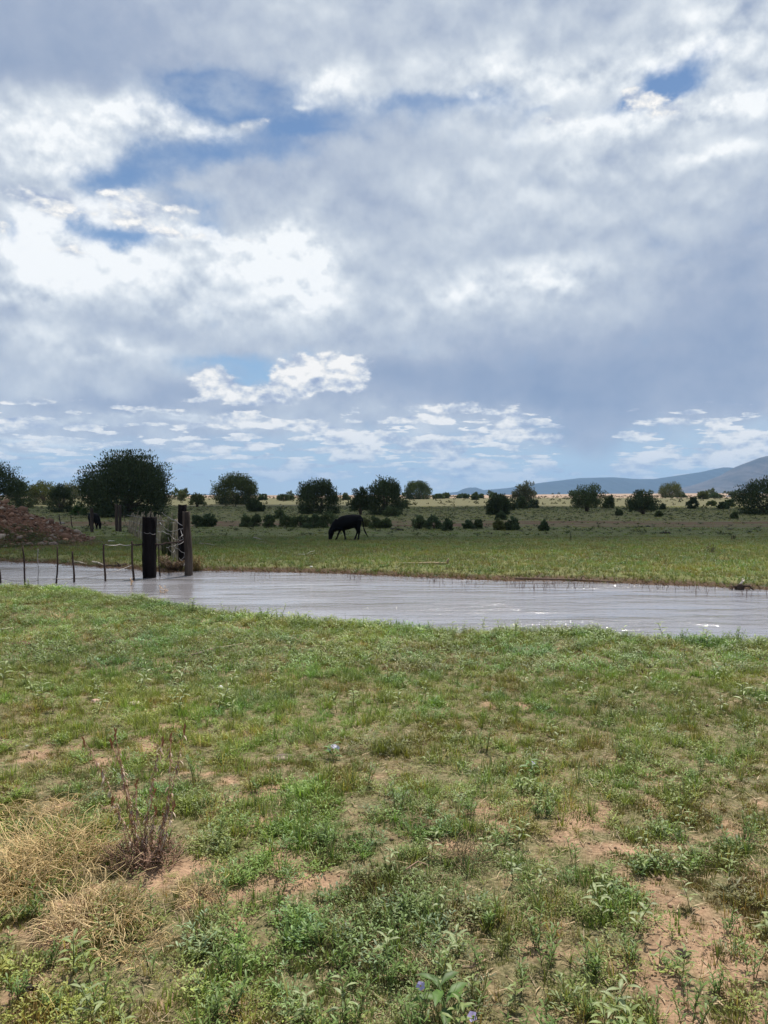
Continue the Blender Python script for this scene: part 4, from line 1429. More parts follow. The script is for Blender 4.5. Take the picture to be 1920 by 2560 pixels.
clod(278, 1608, 60, 'dark crumbled dung pat in the green grass near the left bank', (.075, .052, .040), 21)
clod(455, 1658, 46, 'lumpy dark dung pat below the thin dead branch', (.085, .062, .050), 22)
clod(35, 1616, 80, 'raised reddish clods at the left edge of the near bank', (.26, .155, .11), 23, .25, 'clod')
clod(215, 1574, 60, 'flat bare reddish clods behind the dark dung pat', (.40, .25, .19), 24, .12, 'clod')
clod(702, 1900, 74, 'grey crusted clod on bare ground left of the white flowers', (.23, .17, .145), 25, .20, 'clod')
clod(932, 1978, 20, 'small black dung lump on bare ground at centre', (.025, .02, .016), 26, .6)
clod(1165, 2065, 30, 'small dark dung crumb right of centre', (.035, .028, .022), 27, .5)
clod(1240, 2010, 44, 'pile of dark crumbs right of centre in the brown weeds', (.08, .055, .04), 28, .35)
clod(1710, 2402, 60, 'dark dung pat at the lower right', (.045, .035, .028), 29, .3)
clod(70, 2478, 60, 'black dung pat at the lower left', (.03, .024, .02), 30, .35)
clod(1668, 1334, 40, 'dark brushy clod in the shaded pasture at right', (.06, .045, .035), 31, .35)
clod(1620, 1317, 18, 'small grey clod in the shaded pasture beyond the brushy one', (.09, .08, .07), 32, .5)
clod(1824, 1324, 22, 'small grey clod near the right edge of the shaded pasture', (.09, .08, .07), 33, .4)
clod(981, 1324, 16, 'round grey tuft of dirt right of the cow, left of a pair', (.10, .09, .075), 34, .6, 'clod')
clod(1001, 1326, 20, 'dark clod right of the cow, right of a pair', (.06, .055, .045), 35, .5, 'clod')
clod(1545, 1410, 40, 'dark flat clod on the bright far bank at right', (.05, .038, .03), 36, .3, 'clod')

# ------------------------------------------------------------------ driftwood and branches
M_WOOD = leaf_mat('bleached_wood', 0.0, .85, .15, .4, 25.0)


def branch(pts_px, r0, r1, col, label, name='branch', lift=.02, twigs=(), cat='branch', onwater=False):
    P3 = []
    for q in pts_px:
        x, y, z = ground_at(q[0], q[1])
        if onwater: x, y = at_z(q[0], q[1], 0.0); z = 0.0
        P3.append((x, y, z + lift + (q[2] if len(q) > 2 else 0)))
    o0 = np.array(P3[0])
    b = Bag()
    stick(b, np.array(P3) - o0, r0, r1, col, 7)
    for (a, dx, dy, dz, r) in twigs:
        s = np.array(P3[a]) - o0
        stick(b, [s, s + np.array((dx, dy, dz)) * .5 + (0, .02, .03), s + np.array((dx, dy, dz))], r, r * .4, np.array(col) * .9, 5)
    o = link(name, b.mesh(name, M_WOOD, True), None, tuple(o0))
    return tag(o, label, cat)


branch([(184, 1407), (198, 1407.5), (217, 1412)], .045, .012, (.55, .47, .37), 'pale curved driftwood branch at the far shore, left of two')
branch([(232, 1407), (245, 1408.5), (259, 1414)], .05, .02, (.55, .47, .38), 'pale driftwood branch at the far shore, right of two')
branch([(264, 1416), (285, 1416), (300, 1417), (314, 1413)], .03, .05, (.07, .05, .04), 'dark driftwood branch with a knob at the far shore', twigs=((2, -.15, 0, .12, .03),))
branch([(1288, 1449), (1340, 1449), (1400, 1451), (1450, 1452), (1535, 1457)], .035, .028, (.17, .12, .09), 'long brown log lying along the far waterline at right', 'log', .02, ((1, .2, .1, .14, .02), (3, .15, 0, .12, .02)), 'log')
branch([(744, 1388), (765, 1387.5), (792, 1385)], .028, .012, (.62, .60, .48), 'bleached stick lying in the lit grass below the cow', twigs=((1, .3, .2, .12, .012),))
branch([(1002, 1411), (1040, 1411.5), (1075, 1410), (1118, 1412)], .035, .045, (.36, .27, .17), 'straw-coloured log in the grass of the far bank at centre', 'log', .03, ((3, .05, 0, .16, .05),), 'log')
branch([(480, 1646), (505, 1638), (530, 1630)], .010, .022, (.26, .19, .15), 'dark broken branch lying in the near grass', lift=.03)
branch([(536, 1630), (570, 1625), (608, 1617)], .012, .006, (.36, .32, .20), 'thin pale twig right of the dark broken branch', lift=.04)
branch([(634, 1345), (645, 1348), (657, 1351)], .05, .03, (.27, .24, .19), 'short grey stick in the shaded pasture left of the cow')
branch([(651, 1357), (668, 1358)], .05, .03, (.26, .23, .18), 'short grey stick just below the other one left of the cow')
branch([(497, 1361), (520, 1362), (542, 1366)], .05, .03, (.25, .22, .17), 'long grey stick in the shaded pasture right of the posts')
branch([(272, 1355), (286, 1355)], .07, .05, (.48, .44, .36), 'pale flat scrap of wood beside the mound')
branch([(0, 1578), (14, 1577), (30, 1574)], .016, .010, (.55, .48, .38), 'pale stick at the left edge of the near bank', lift=.02)
branch([(1155, 2438), (1180, 2432), (1215, 2422)], .006, .003, (.34, .24, .16), 'thin brown twig on the ground at the bottom, right of the lilac flower', lift=.02, twigs=((1, .09, .05, .02, .003),), cat='twig')
branch([(1015, 2204), (1045, 2180), (1078, 2190)], .004, .002, (.30, .2, .14), 'arched brown twig in the lower centre', lift=.03, cat='twig')
# stump with white root ends at the right shore
x, y = at_z(1848, 1474, 0)
b = Bag()
V, F = rock_arr(90, .9, 2, .9)
b.add(V * .13 + (0, 0, .06), F, (.05, .035, .028))
stick(b, [(0, 0, .1), (.06, .0, .20), (.13, .02, .25)], .03, .016, (.62, .56, .48), 6)
stick(b, [(.05, 0, .15), (.08, 0, .30)], .02, .010, (.5, .42, .33), 5)
stick(b, [(0, 0, .1), (.2, -.1, .12), (.3, -.1, .02)], .035, .015, (.06, .04, .03), 5)
stick(b, [(0, 0, .1), (-.18, -.05, .1), (-.22, -.08, -.05)], .03, .015, (.06, .04, .03), 5)
tag(link('driftwood_stump', b.mesh('driftwood_stump', M_WOOD, True), None, (x, y, -.02)), 'dark gnarled stump with white broken roots at the right shore', 'stump')

# ------------------------------------------------------------------ fences
M_TIE = simple_mat('tarred_tie', (.0025, .002, .0025), (.014, .011, .011), 7.0, .9, .06, .02, (1, 1, .12))
M_POST = simple_mat('grey_post', (.022, .016, .013), (.095, .072, .058), 7.0, .9, .15, .02, (1, 1, .12))
M_STAKE = simple_mat('stake_wood', (.020, .013, .012), (.075, .050, .040), 9.0, .9, .15, .01, (1, 1, .15))
M_PICK = simple_mat('woven_stakes', (.12, .095, .065), (.40, .33, .23), 9.0, .9, .15, .01, (1, 1, .15))
M_WIRE, gg, out = new_mat('fence_wire')
p = principled(gg, out, (.26, .24, .23), .5, .5)
p.inputs['Metallic'].default_value = .5


def pole(name, parent, p0, p1, w0, w1, mat, seed, square=False, sink=.3, crook=.02, sides=10):
    """weathered post from foot p0 to head p1, world points; uneven, cracked outline"""
    r_ = random.Random(seed)
    p0 = Vector(p0); p1 = Vector(p1)
    ax = (p1 - p0)
    p0 = p0 - ax.normalized() * sink
    V, F = [], []
    rings = 14
    for i in range(rings + 1):
        t = i / rings
        c = p0.lerp(p1, t) + Vector((crook * math.sin(t * 5 + seed), crook * math.cos(t * 4 + seed), 0)) * math.sin(t * math.pi)
        w = w0 + (w1 - w0) * t
        for j in range(sides):
            a = 2 * math.pi * (j + .5) / sides
            if square:
                ca, sa = math.cos(a), math.sin(a)
                k = min(1 / max(abs(ca), abs(sa)), 1.30)
                rx, ry = ca * k * w * .5, sa * k * w * .5 * .9
            else:
                rx, ry = math.cos(a) * w * .5, math.sin(a) * w * .5
            nz = 1 + .10 * mnoise.noise(Vector((rx * 30, ry * 30, t * 3 + seed))) + .04 * r_.uniform(-1, 1)
            V.append((c.x + rx * nz, c.y + ry * nz, c.z + (r_.uniform(-.02, .02) * w * 4 if i == rings else 0)))
    for i in range(rings):
        for j in range(sides):
            a, b_ = i * sides + j, i * sides + (j + 1) % sides
            F += [(a, b_, b_ + sides), (a, b_ + sides, a + sides)]
    V.append(tuple(p1 - ax.normalized() * .01))
    top = len(V) - 1
    for j in range(sides):
        F.append((rings * sides + j, rings * sides + (j + 1) % sides, top))
    V = np.array(V)
    org = np.array(parent.location) if parent else V[0]
    o = link(name, np_mesh(name, V - org, np.array(F), mat, False), parent)
    if not parent: o.location = org
    return o


def up(px, py, y):                     # height of that pixel above a foot at distance y (world)
    X, Yy, Z = ray(px, py)
    t = y / Yy
    return (X * t, y, CAMZ + Z * t)


def wire(parent, pts, r=.006, n=4, name='wire'):
    pts = [np.array(p) for p in pts]
    fine_ = []
    for a, b_ in zip(pts[:-1], pts[1:]):
        for t in np.linspace(0, 1, 7)[:-1]:
            q = a * (1 - t) + b_ * t
            q[2] -= .03 * 4 * t * (1 - t)
            fine_.append(q)
    fine_.append(pts[-1])
    b = Bag()
    stick(b, np.array(fine_) - np.array(parent.location), r, r, (1, 1, 1), n)
    V, F, C = b.arr()
    return link(name, np_mesh(name, V, F, M_STAKE if name == 'rail' else M_WIRE, True), parent)


# the fence that wades through the pond
fx, fy = at_z(374, 1444, 0)
fence = bpy.data.objects.new('wire_fence', None); COL.objects.link(fence)
fence.location = (fx, fy, 0)
tag(fence, 'low wire fence on thin crooked stakes wading through the pond to a black post', 'fence')
STK = [(4, 1458, -3, 1418, .050), (64, 1464, 56, 1366, .046), (141, 1459, 143, 1366, .046), (184, 1456, 181, 1378, .055),
       (262, 1453, 259, 1360, .055), (334, 1450, 330, 1353, .060), (401, 1441, 396, 1360, .040)]
feet = []
for k, (bx, by, tx, ty, w) in enumerate(STK):
    x, y = at_z(bx, by, 0)
    y2 = y
    feet.append((x, y, 0))
    pole('stake', fence, (x, y, 0), up(tx, ty, y2), w * 1.1, w * .8, M_STAKE, 40 + k, False, .35, .016, 7)
x, y = at_z(96, 1464, 0)
wire(fence, [(x, y, -.2), up(95, 1440, y), up(97, 1425, y), up(94, 1400, y), up(95, 1372, y)], .010, 5, 'twisted_wire')
bigpost = pole('post', fence, (fx, fy, 0), up(374, 1293, fy), .325, .345, M_TIE, 71, True, .5, .012, 16)
bigpost['label'] = 'thick black tarred corner post'
ft = {k: feet[k] for k in range(7)}
wire(fence, [up(0, 1418, feet[0][1]), up(60, 1418, feet[1][1]), up(96, 1417, feet[1][1]), up(142, 1416, feet[2][1])], .006)
wire(fence, [up(2, 1445, feet[0][1]), up(62, 1452, feet[1][1]), up(96, 1450, feet[1][1]), up(142, 1446, feet[2][1]), up(184, 1445, feet[3][1]), up(262, 1434, feet[4][1]), up(331, 1412, feet[5][1] + .6)], .008)
wire(fence, [up(262, 1361, feet[4][1]), up(300, 1361, feet[5][1]), up(331, 1361, feet[5][1])], .010)
wire(fence, [up(331, 1361, feet[5][1]), up(361, 1358, fy)], .022, 6, 'rail')
wire(fence, [up(360, 1331, fy - .175), up(375, 1332, fy - .178), up(388, 1335, fy - .175)], .007)
# splinters on the top of the black post
b = Bag()
tp = np.array(up(376, 1293, fy)) - np.array(fence.location)
stick(b, [tp, tp + (.02, 0, .14), tp + (.015, 0, .26)], .02, .003, (.3, .25, .2), 5)
stick(b, [tp + (-.11, 0, 0), tp + (-.09, 0, .09)], .015, .003, (.3, .25, .2), 5)
link('splinter', np_mesh('splinter', *b.arr()[:2], M_POST), fence)

# the fence of woven stakes that runs back from the shore, and its gate posts
gx_, gy_ = at_z(471, 1439, 0)
wov = bpy.data.objects.new('stake_fence', None); COL.objects.link(wov)
wov.location = (gx_, gy_, 0)
tag(wov, 'old fence of leaning woven stakes and tangled wire running back from the shore', 'fence')
p_ = pole('post', wov, (gx_, gy_, 0), up(466, 1279, gy_), .205, .19, M_POST, 81, True, .4, .02, 14)
p_['label'] = 'grey weathered post standing in the shallows'
bx_, by_, bz_ = ground_at(456, 1409)
p_ = pole('post', wov, (bx_, by_, bz_), up(456, 1262, by_), .225, .23, M_TIE, 82, True, .3, .01, 14)
p_['label'] = 'black tarred post just behind the grey one'
wire(wov, [up(388, 1360, fy), up(415, 1357, fy + .3), up(462, 1350, gy_ - .02)], .024, 6, 'rail')
lx_, ly_, lz_ = ground_at(296, 1328)
for k, (a, t0, w) in enumerate(((291.5, 1261.5, .20), (300, 1263, .16))):
    xx, yv, zz = ground_at(a + 1, 1328 + k)
    pole('post', wov, (xx, yv, zz), up(a - .5, t0, yv), w, w * .95, M_POST, 84 + k, False, .2, .01, 10)
# stays between the far posts and the gate
A = np.array((lx_ + .5, ly_)); Bp = np.array((bx_, by_))
r_ = random.Random(5)
tops = []
NS = 46
for k in range(NS):
    # even steps as seen along the run, so nearer ones stand closer together as in the photograph
    s_ = (k + .5) / NS
    t = s_ * .98 + .01
    q = A * (1 - t) + Bp * t
    z = Hs(q[0], q[1])
    hgt_ = (1.12 + .38 * t) * r_.uniform(.82, 1.08)
    ln = (.30 if t < .55 else .06) * r_.uniform(.3, 1.5) * (1 if r_.random() < .9 else -1)
    top_ = (q[0] + ln, q[1] + r_.uniform(-.05, .05), z + hgt_)
    tops.append(top_)
    pole('stake', wov, (q[0] + r_.uniform(-.04, .04), q[1], z), top_, r_.uniform(.065, .10), .055, M_PICK, 200 + k, False, .1, .03, 6)
for f_ in (.30, .62, .88):
    wire(wov, [(A * (1 - t) + Bp * t).tolist() + [Hs(*(A * (1 - t) + Bp * t)) + (1.1 + .35 * t) * f_] for t in np.linspace(0, 1, 7)], .008)
# tangled loose wire between the stakes and the two posts
TW = [[(405, 1281), (420, 1291), (440, 1301), (458, 1314), (461, 1318)],
      [(392, 1309), (400, 1306), (406, 1311), (418, 1325), (432, 1327), (448, 1322), (461, 1318)],
      [(395, 1328), (408, 1328), (425, 1335), (430, 1342), (444, 1350), (449, 1342), (456, 1336), (452, 1326)],
      [(416, 1368), (425, 1365), (440, 1362), (460, 1353)],
      [(420, 1344), (432, 1362), (447, 1373), (461, 1382), (462, 1390), (449, 1400)],
      [(420, 1369), (432, 1382), (438, 1370), (445, 1358), (452, 1341)],
      [(448, 1395), (455, 1401), (462, 1408), (458, 1413)],
      [(430, 1408), (436, 1384), (440, 1378)],
      [(458, 1318), (463, 1325), (455, 1340), (460, 1345), (449, 1351)]]
for k, tw in enumerate(TW):
    n_ = len(tw)
    wire(wov, [up(a, b_, by_ - 1.3 + .8 * math.sin(i * 1.7 + k)) for i, (a, b_) in enumerate(tw)], .009, 4, 'loose_wire')

# far posts beyond the mound
x, y, z = ground_at(230, 1331)
e = pole('fence_post', None, (x, y, z), up(229, 1271, y), .19, .18, M_POST, 91, False, .2, .01, 10)
tag(e, 'lone grey fence post hiding the second cow', 'post')
for k, (a, b_, t_, lab) in enumerate(((152, 1309, 1288, 'thin dark stake behind the mound, left of two'), (181, 1316, 1287, 'thin leaning stake behind the mound, right of two'))):
    x, y, z = ground_at(a, b_ + 3)
    e = pole('fence_stake', None, (x, y, z), up(a - 4, t_, y), .07, .06, M_STAKE, 95 + k, False, .2, .02, 6)
    tag(e, lab, 'stake')
# water-logged twigs standing in the shallows
b = Bag()
for cx, n_ in ((1290, 22), (1365, 26), (1100, 16), (1180, 12), (900, 14), (1450, 10), (1650, 10), (1750, 14), (640, 8), (1880, 10)):
    for _ in range(n_):
        x, y = at_z(cx + rng.normal(0, 22), float(np.interp(cx, [q[0] for q in far_px], [q[1] for q in far_px])) + rng.uniform(4, 22), 0)
        L = rng.uniform(.05, .2)
        stick(b, [(x, y, -.04), (x + rng.normal(0, .04), y, L)], .006, .004, (.09, .05, .04), 3)
tag(link('drowned_weeds', b.mesh('drowned_weeds', M_WOOD)), 'dark drowned weed stems poking out of the shallows by the far shore', kind='stuff')

# ------------------------------------------------------------------ cattle
M_COW, gg, out = new_mat('black_hide')
nz = gg.noise(gg.n('ShaderNodeTexCoord').outputs['Object'], 5.0, 4.0)
principled(gg, out, gg.mix(nz, (.0016, .0016, .0024), (.003, .003, .0042)), .6, .07)


def ring_loft(bm, secs, n=16):
    """secs: (x, y, z, half-width across y, half-height, tilt) ; rings perpendicular to the path in the x-z plane"""
    pr = None
    for k, (x, y, z, hw, hh, a) in enumerate(secs):
        ca, sa = math.cos(a), math.sin(a)
        ring = []
        for j in range(n):
            t = 2 * math.pi * j / n
            u, v = math.cos(t) * hw, math.sin(t) * hh
            ring.append(bm.verts.new((x - sa * v, y + u, z + ca * v)))
        if pr:
            for j in range(n):
                bm.faces.new((pr[j], pr[(j + 1) % n], ring[(j + 1) % n], ring[j]))
        else:
            bm.faces.new(ring[::-1])
        pr = ring
    bm.faces.new(pr)


def cow_mesh():
    bm = bmesh.new()
    # torso: from rump (+x) to chest (-x); z of centre, half width, half height
    ring_loft(bm, [(.655, 0, 1.00, .05, .06, 0), (.64, 0, .99, .13, .16, 0), (.58, 0, .95, .21, .25, 0), (.46, 0, .925, .25, .295, 0), (.28, 0, .90, .27, .325, 0),
                   (.08, 0, .865, .29, .355, 0), (-.12, 0, .835, .29, .365, 0), (-.28, 0, .80, .26, .36, 0), (-.42, 0, .765, .21, .33, 0), (-.54, 0, .71, .17, .27, 0), (-.62, 0, .66, .12, .20, 0)])
    # neck down to the poll, head to the grass
    hp = math.pi / 2
    ring_loft(bm, [(-.38, 0, .82, .17, .30, .75), (-.52, 0, .70, .14, .26, .9), (-.64, 0, .58, .115, .21, 1.05), (-.73, 0, .49, .10, .175, 1.2), (-.80, 0, .42, .09, .14, 1.35)])
    ring_loft(bm, [(-.775, 0, .50, .075, .09, hp), (-.790, 0, .45, .115, .135, hp), (-.800, 0, .36, .112, .150, hp), (-.815, 0, .25, .085, .125, hp), (-.835, 0, .14, .070, .100, hp),
                   (-.845, 0, .06, .075, .090, hp), (-.845, 0, .02, .060, .070, hp)])
    # hips and shoulders
    for s in (-1, 1):
        ring_loft(bm, [(.50, s * .15, .98, .10, .17, 0), (.42, s * .16, .93, .11, .23, 0), (.30, s * .15, .92, .08, .16, 0)])
    # legs: path points with widths (y half, x half) as vertical stacks
    def leg(pts, y0):
        pr = None
        for (x, z, r1, r2, dy) in pts:
            ring = [bm.verts.new((x + math.cos(t) * r2, y0 + dy + math.sin(t) * r1, z)) for t in [2 * math.pi * j / 12 for j in range(12)]]
            if pr:
                for j in range(12): bm.faces.new((pr[j], pr[(j + 1) % 12], ring[(j + 1) % 12], ring[j]))
            else:
                bm.faces.new(ring[::-1])
            pr = ring
        bm.faces.new(pr)
    # hind pair: stifle forward, hock back
    for y0, sh, in ((-.14, .0), (.14, -.10)):
        leg([(.50, .98, .12, .17, 0), (.47, .80, .12, .19, 0), (.46 + sh * .2, .62, .095, .145, 0), (.49 + sh * .4, .50, .065, .095, 0), (.535 + sh * .7, .40, .050, .066, 0), (.525 + sh * .9, .30, .040, .048, 0),
             (.505 + sh * 1.2, .18, .038, .042, 0), (.495 + sh * 1.4, .09, .044, .050, 0), (.480 + sh * 1.5, .04, .052, .062, 0), (.475 + sh * 1.5, .0, .056, .068, 0)], y0)
    # fore pair
    for y0, sh in ((-.12, .10), (.12, -.22)):
        leg([(-.30, .82, .09, .15, 0), (-.30 + sh * .2, .62, .085, .12, 0), (-.26 + sh * .5, .47, .060, .075, 0), (-.255 + sh * .8, .34, .050, .055, 0), (-.255 + sh * .95, .28, .050, .052, 0),
             (-.255 + sh * 1.1, .18, .036, .040, 0), (-.255 + sh * 1.3, .08, .044, .048, 0), (-.265 + sh * 1.4, .035, .052, .062, 0), (-.268 + sh * 1.4, .0, .056, .066, 0)], y0)
    # tail swung out behind
    ring_loft(bm, [(.60, 0, 1.10, .035, .045, -.3), (.665, 0, 1.06, .030, .038, -.9), (.70, 0, .95, .026, .032, -1.35), (.715, 0, .80, .022, .028, -1.45), (.74, 0, .62, .020, .026, -1.3), (.79, 0, .46, .030, .045, -1.1),
                   (.84, 0, .36, .032, .044, -1.0), (.92, 0, .20, .022, .028, -1.0), (.985, 0, .09, .012, .018, -.9)], 10)
    # ears
    for s in (-1, 1):
        ring_loft(bm, [(-.76, s * .09, .475, .02, .03, .6), (-.745, s * .15, .49, .045, .05, .6), (-.735, s * .22, .485, .035, .040, .6), (-.73, s * .27, .47, .008, .012, .6)], 8)
    me = bpy.data.meshes.new('cow')
    bm.to_mesh(me); bm.free()
    tmp = bpy.data.objects.new('cow_tmp', me); COL.objects.link(tmp)
    md = tmp.modifiers.new('r', 'REMESH'); md.mode = 'VOXEL'; md.voxel_size = .017; md.use_smooth_shade = True
    ms = tmp.modifiers.new('s', 'SMOOTH'); ms.iterations = 5; ms.factor = .55
    dg = bpy.context.evaluated_depsgraph_get()
    m2 = bpy.data.meshes.new_from_object(tmp.evaluated_get(dg))
    m2.name = 'cow'
    bpy.data.objects.remove(tmp)
    m2.materials.clear(); m2.materials.append(M_COW)
    for pgn in m2.polygons: pgn.use_smooth = True
    return m2


cm = cow_mesh()
x, y, z = ground_at(870, 1350)
s = 64.5 / FPX * y / 1.235
cow = link('cow', cm, None, (x, y, z), 0.06, s)
tag(cow, 'black cow grazing in profile to the left in the middle of the pasture', 'cow')
x, y, z = ground_at(230, 1324)
s = 36 / FPX * y / 1.05
cow2 = link('cow', cm, None, (x + .05, y + .3, z), math.pi - .75, s)
tag(cow2, 'black cow grazing beside the largest juniper, half hidden by the lone post', 'cow')
M_EYE, gg, out = new_mat('cow_eye')
principled(gg, out, (.02, .012, .008), .15, .6)
for cw in (cow, cow2):
    for s_ in (-1, 1):
        V, F = rock_arr(3, 1.0, 2, 0)
        link('eye', np_mesh('eye', V / np.linalg.norm(V, axis=1, keepdims=True) * .018, F, M_EYE, True), cw, (-.84, s_ * .105, .36))


# ------------------------------------------------------------------ weeds that stand out
def broadleaf(seed, h=.16, n=9, L=.075, w=.022, col=(.17, .21, .12), flower=0):
    r_ = random.Random(seed)
    b = Bag()
    dx, dy = r_.uniform(-.3, .3) * h, r_.uniform(-.3, .3) * h
    stick(b, [(0, 0, -.01), (dx * .4, dy * .4, h * .5), (dx, dy, h)], .0028, .0018, (.16, .17, .09), 4)
    for k in range(n):
        t = .18 + .82 * k / (n - 1)
        a = k * 2.4 + r_.uniform(-.4, .4)
        p = (dx * t * t, dy * t * t, h * t)
        ll = L * (1.15 - .55 * abs(t - .45)) * r_.uniform(.8, 1.15)
        leaf(b, p, (math.cos(a), math.sin(a), r_.uniform(.25, .9)), (0, 0, 1), ll, w * r_.uniform(.8, 1.2) * ll / L, np.array(col) * r_.uniform(.75, 1.25), .45, .35, 3)
    return b


def narrow(seed, h=.12, n=16, col=(.13, .19, .065)):
    r_ = random.Random(seed)
    b = Bag()
    for s_ in range(r_.randint(2, 4)):
        a0 = r_.uniform(0, 6.28); q = r_.uniform(.0, .03)
        dx, dy = math.cos(a0) * h * .3, math.sin(a0) * h * .3
        o = np.array((math.cos(a0) * q, math.sin(a0) * q, 0))
        hh_ = h * r_.uniform(.6, 1.1)
        stick(b, [o, o + (dx * .4, dy * .4, hh_ * .5), o + (dx, dy, hh_)], .0022, .0012, (.14, .13, .07), 3)
        for k in range(n):
            t = .12 + .88 * k / (n - 1)
            a = k * 2.4 + r_.uniform(-.4, .4)
            leaf(b, o + (dx * t * t, dy * t * t, hh_ * t), (math.cos(a), math.sin(a), r_.uniform(.5, 1.3)), (0, 0, 1), .036 * r_.uniform(.7, 1.2), .008, np.array(col) * r_.uniform(.7, 1.3), .3, .2, 2)
    return b


bl = [broadleaf(700 + k, U(.10, .20), rr.randint(7, 11), U(.055, .09), U(.016, .024), (.24, .27, .17) if k % 2 else (.19, .23, .10)).mesh('broadleaf_weed', M_LEAF) for k in range(8)]
nw = [narrow(720 + k, U(.08, .16)).mesh('leafy_weed', M_LEAF) for k in range(7)]
wr = random.Random(31)
used = []


def sow(meshes, name, n, area, label, cat, group, s0, s1):
    for _ in range(n):
        px = wr.uniform(area[0], area[1]); py = area[2] + (area[3] - area[2]) * wr.random()
        x, y, z = ground_at(px, py)
        o = link(name, wr.choice(meshes), None, (x, y, z), wr.uniform(0, 6.28), wr.uniform(s0, s1))
        o.rotation_euler = (wr.uniform(-.15, .15), wr.uniform(-.15, .15), wr.uniform(0, 6.28))
        tag(o, label, cat, group)


sow(bl, 'broadleaf_weed', 26, (0, 1920, 2330, 2640), 'grey-green broad-leaved weed among the low plants near the bottom', 'weed', 'broad-leaved weeds near the bottom', .5, .85)
sow(bl, 'broadleaf_weed', 34, (960, 1920, 1750, 2330), 'grey-green broad-leaved weed on the right half of the near ground', 'weed', 'broad-leaved weeds at right', .5, .85)
sow(bl, 'broadleaf_weed', 44, (0, 700, 1600, 1800), 'grey-green broad-leaved weed in the bright grass at left', 'weed', 'broad-leaved weeds at left', .8, 1.3)
sow(bl, 'broadleaf_weed', 46, (700, 1920, 1610, 1800), 'grey-green broad-leaved weed in the grass behind the middle of the near bank', 'weed', 'broad-leaved weeds towards the water', .8, 1.3)
sow(nw, 'leafy_weed', 60, (0, 1920, 2230, 2660), 'small upright narrow-leaved weed near the bottom', 'weed', 'narrow-leaved weeds near the bottom', .6, 1.05)
sow(nw, 'leafy_weed', 50, (400, 1920, 1850, 2230), 'small upright narrow-leaved weed on the nearer half of the ground', 'weed', 'narrow-leaved weeds across the ground', .6, 1.05)
# seedlings against the water along the edge of the near bank
for k in range(95):
    px = wr.uniform(-20, 1940) if k % 3 else wr.uniform(560, 1940)
    yy_ = float(np.interp(px, [q[0] for q in crest_px], [q[1] for q in crest_px])) + wr.uniform(-1, 14)
    x, y, z = ground_at(px, yy_)
    o = link('bank_weed', wr.choice(bl + nw), None, (x, y, z), wr.uniform(0, 6.28), wr.uniform(.8, 1.5))
    tag(o, 'upright leafy weed standing against the water on the edge of the near bank', 'weed', 'weeds along the edge of the near bank')

# flowering ones
M_FLOW = leaf_mat('lilac_petals', .3, .6, .2, .15)


def flower(parent, p, d, r, col=(.46, .40, .72)):
    b = Bag()
    for k in range(5):
        a = k * 2 * math.pi / 5
        leaf(b, (0, 0, 0), (math.cos(a), math.sin(a), .35), (0, 0, 1), r, r * .95, np.array(col) * (1 + .1 * (k % 2)), .15, .1, 2)
    b.add(np.array([(-.003, 0, .003), (.003, 0, .003), (0, .003, .003), (0, 0, .011)]), [(0, 1, 3), (1, 2, 3), (2, 0, 3)], (.75, .6, .1))
    o = link('flower', b.mesh('flower', M_FLOW), parent, p)
    o.rotation_euler = d
    return o


def flowering(px, py, seed, h, label, fl, L=.085, w=.026, col=(.10, .17, .055), sc=1.0, n=9, fcol=(.46, .40, .72)):
    x, y, z = ground_at(px, py)
    e = bpy.data.objects.new('flowering_weed', None); COL.objects.link(e)
    e.location = (x, y, z)
    link('leaves', broadleaf(seed, h, n, L, w, col).mesh('leaves', M_LEAF), e)
    for (dx, dy, dz, r) in fl:
        flower(e, (dx, dy, dz), (-.6, .2, seed), r, fcol)
    return tag(e, label, 'weed')


flowering(1118, 2575, 801, .13, 'dark green weed with two lilac flowers at the bottom edge', [(-.085, .0, .115, .017), (.075, -.05, .05, .018)], .10, .03, (.075, .135, .035), n=10)
flowering(832, 1900, 802, .10, 'weed with a cluster of pale lilac flowers near the middle', [(0, 0, .085, .02), (.03, .01, .075, .018), (-.025, 0, .07, .017), (.015, -.02, .095, .015)], fcol=(.62, .60, .78))
flowering(1332, 1945, 803, .10, 'low weed with one lilac flower right of the middle', [(0, 0, .09, .018)], fcol=(.55, .50, .80))
flowering(1795, 1690, 804, .12, 'weed with a small pale flower near the right edge of the bank', [(0, 0, .10, .02)], fcol=(.7, .68, .78))


# dry straw-coloured tangles
def tangle(px, py, wpx, hpx, seed, label, col=(.66, .49, .25), n=260, r0=.0019):
    x, y, z = ground_at(px, py)
    s = y / FPX
    w, h = wpx * s * 1.12, hpx * s * .72
    r_ = np.random.default_rng(seed)
    b = Bag()
    for _ in range(n):
        a = r_.uniform(0, 6.283); q = w * .5 * math.sqrt(r_.uniform(0, 1))
        p = np.array((math.cos(a) * q * .85, math.sin(a) * q * .8, r_.uniform(0, .35) * h))
        hd = np.array((math.cos(a) * .5 + r_.normal(0, .5), math.sin(a) * .5 + r_.normal(0, .5), r_.uniform(.0, 1.0)))
        pts = [p.copy()]
        L = r_.uniform(.25, .60) * h / 2.6
        for k in range(5):
            hd = hd / np.linalg.norm(hd) + r_.normal(0, .35, 3) + np.array((0, 0, -.10 * k))
            hd /= np.linalg.norm(hd)
            p = p + hd * L
            p[2] = max(p[2], .003)
            pts.append(p.copy())
        c = np.array(col) * r_.uniform(.55, 1.3)
        stick(b, pts, r0 * r_.uniform(.7, 1.2), r0 * .5, c, 3)
    o = link('dry_weed', b.mesh('dry_weed', M_STRAW), None, (x, y, z))
    return tag(o, label, 'dry weed')


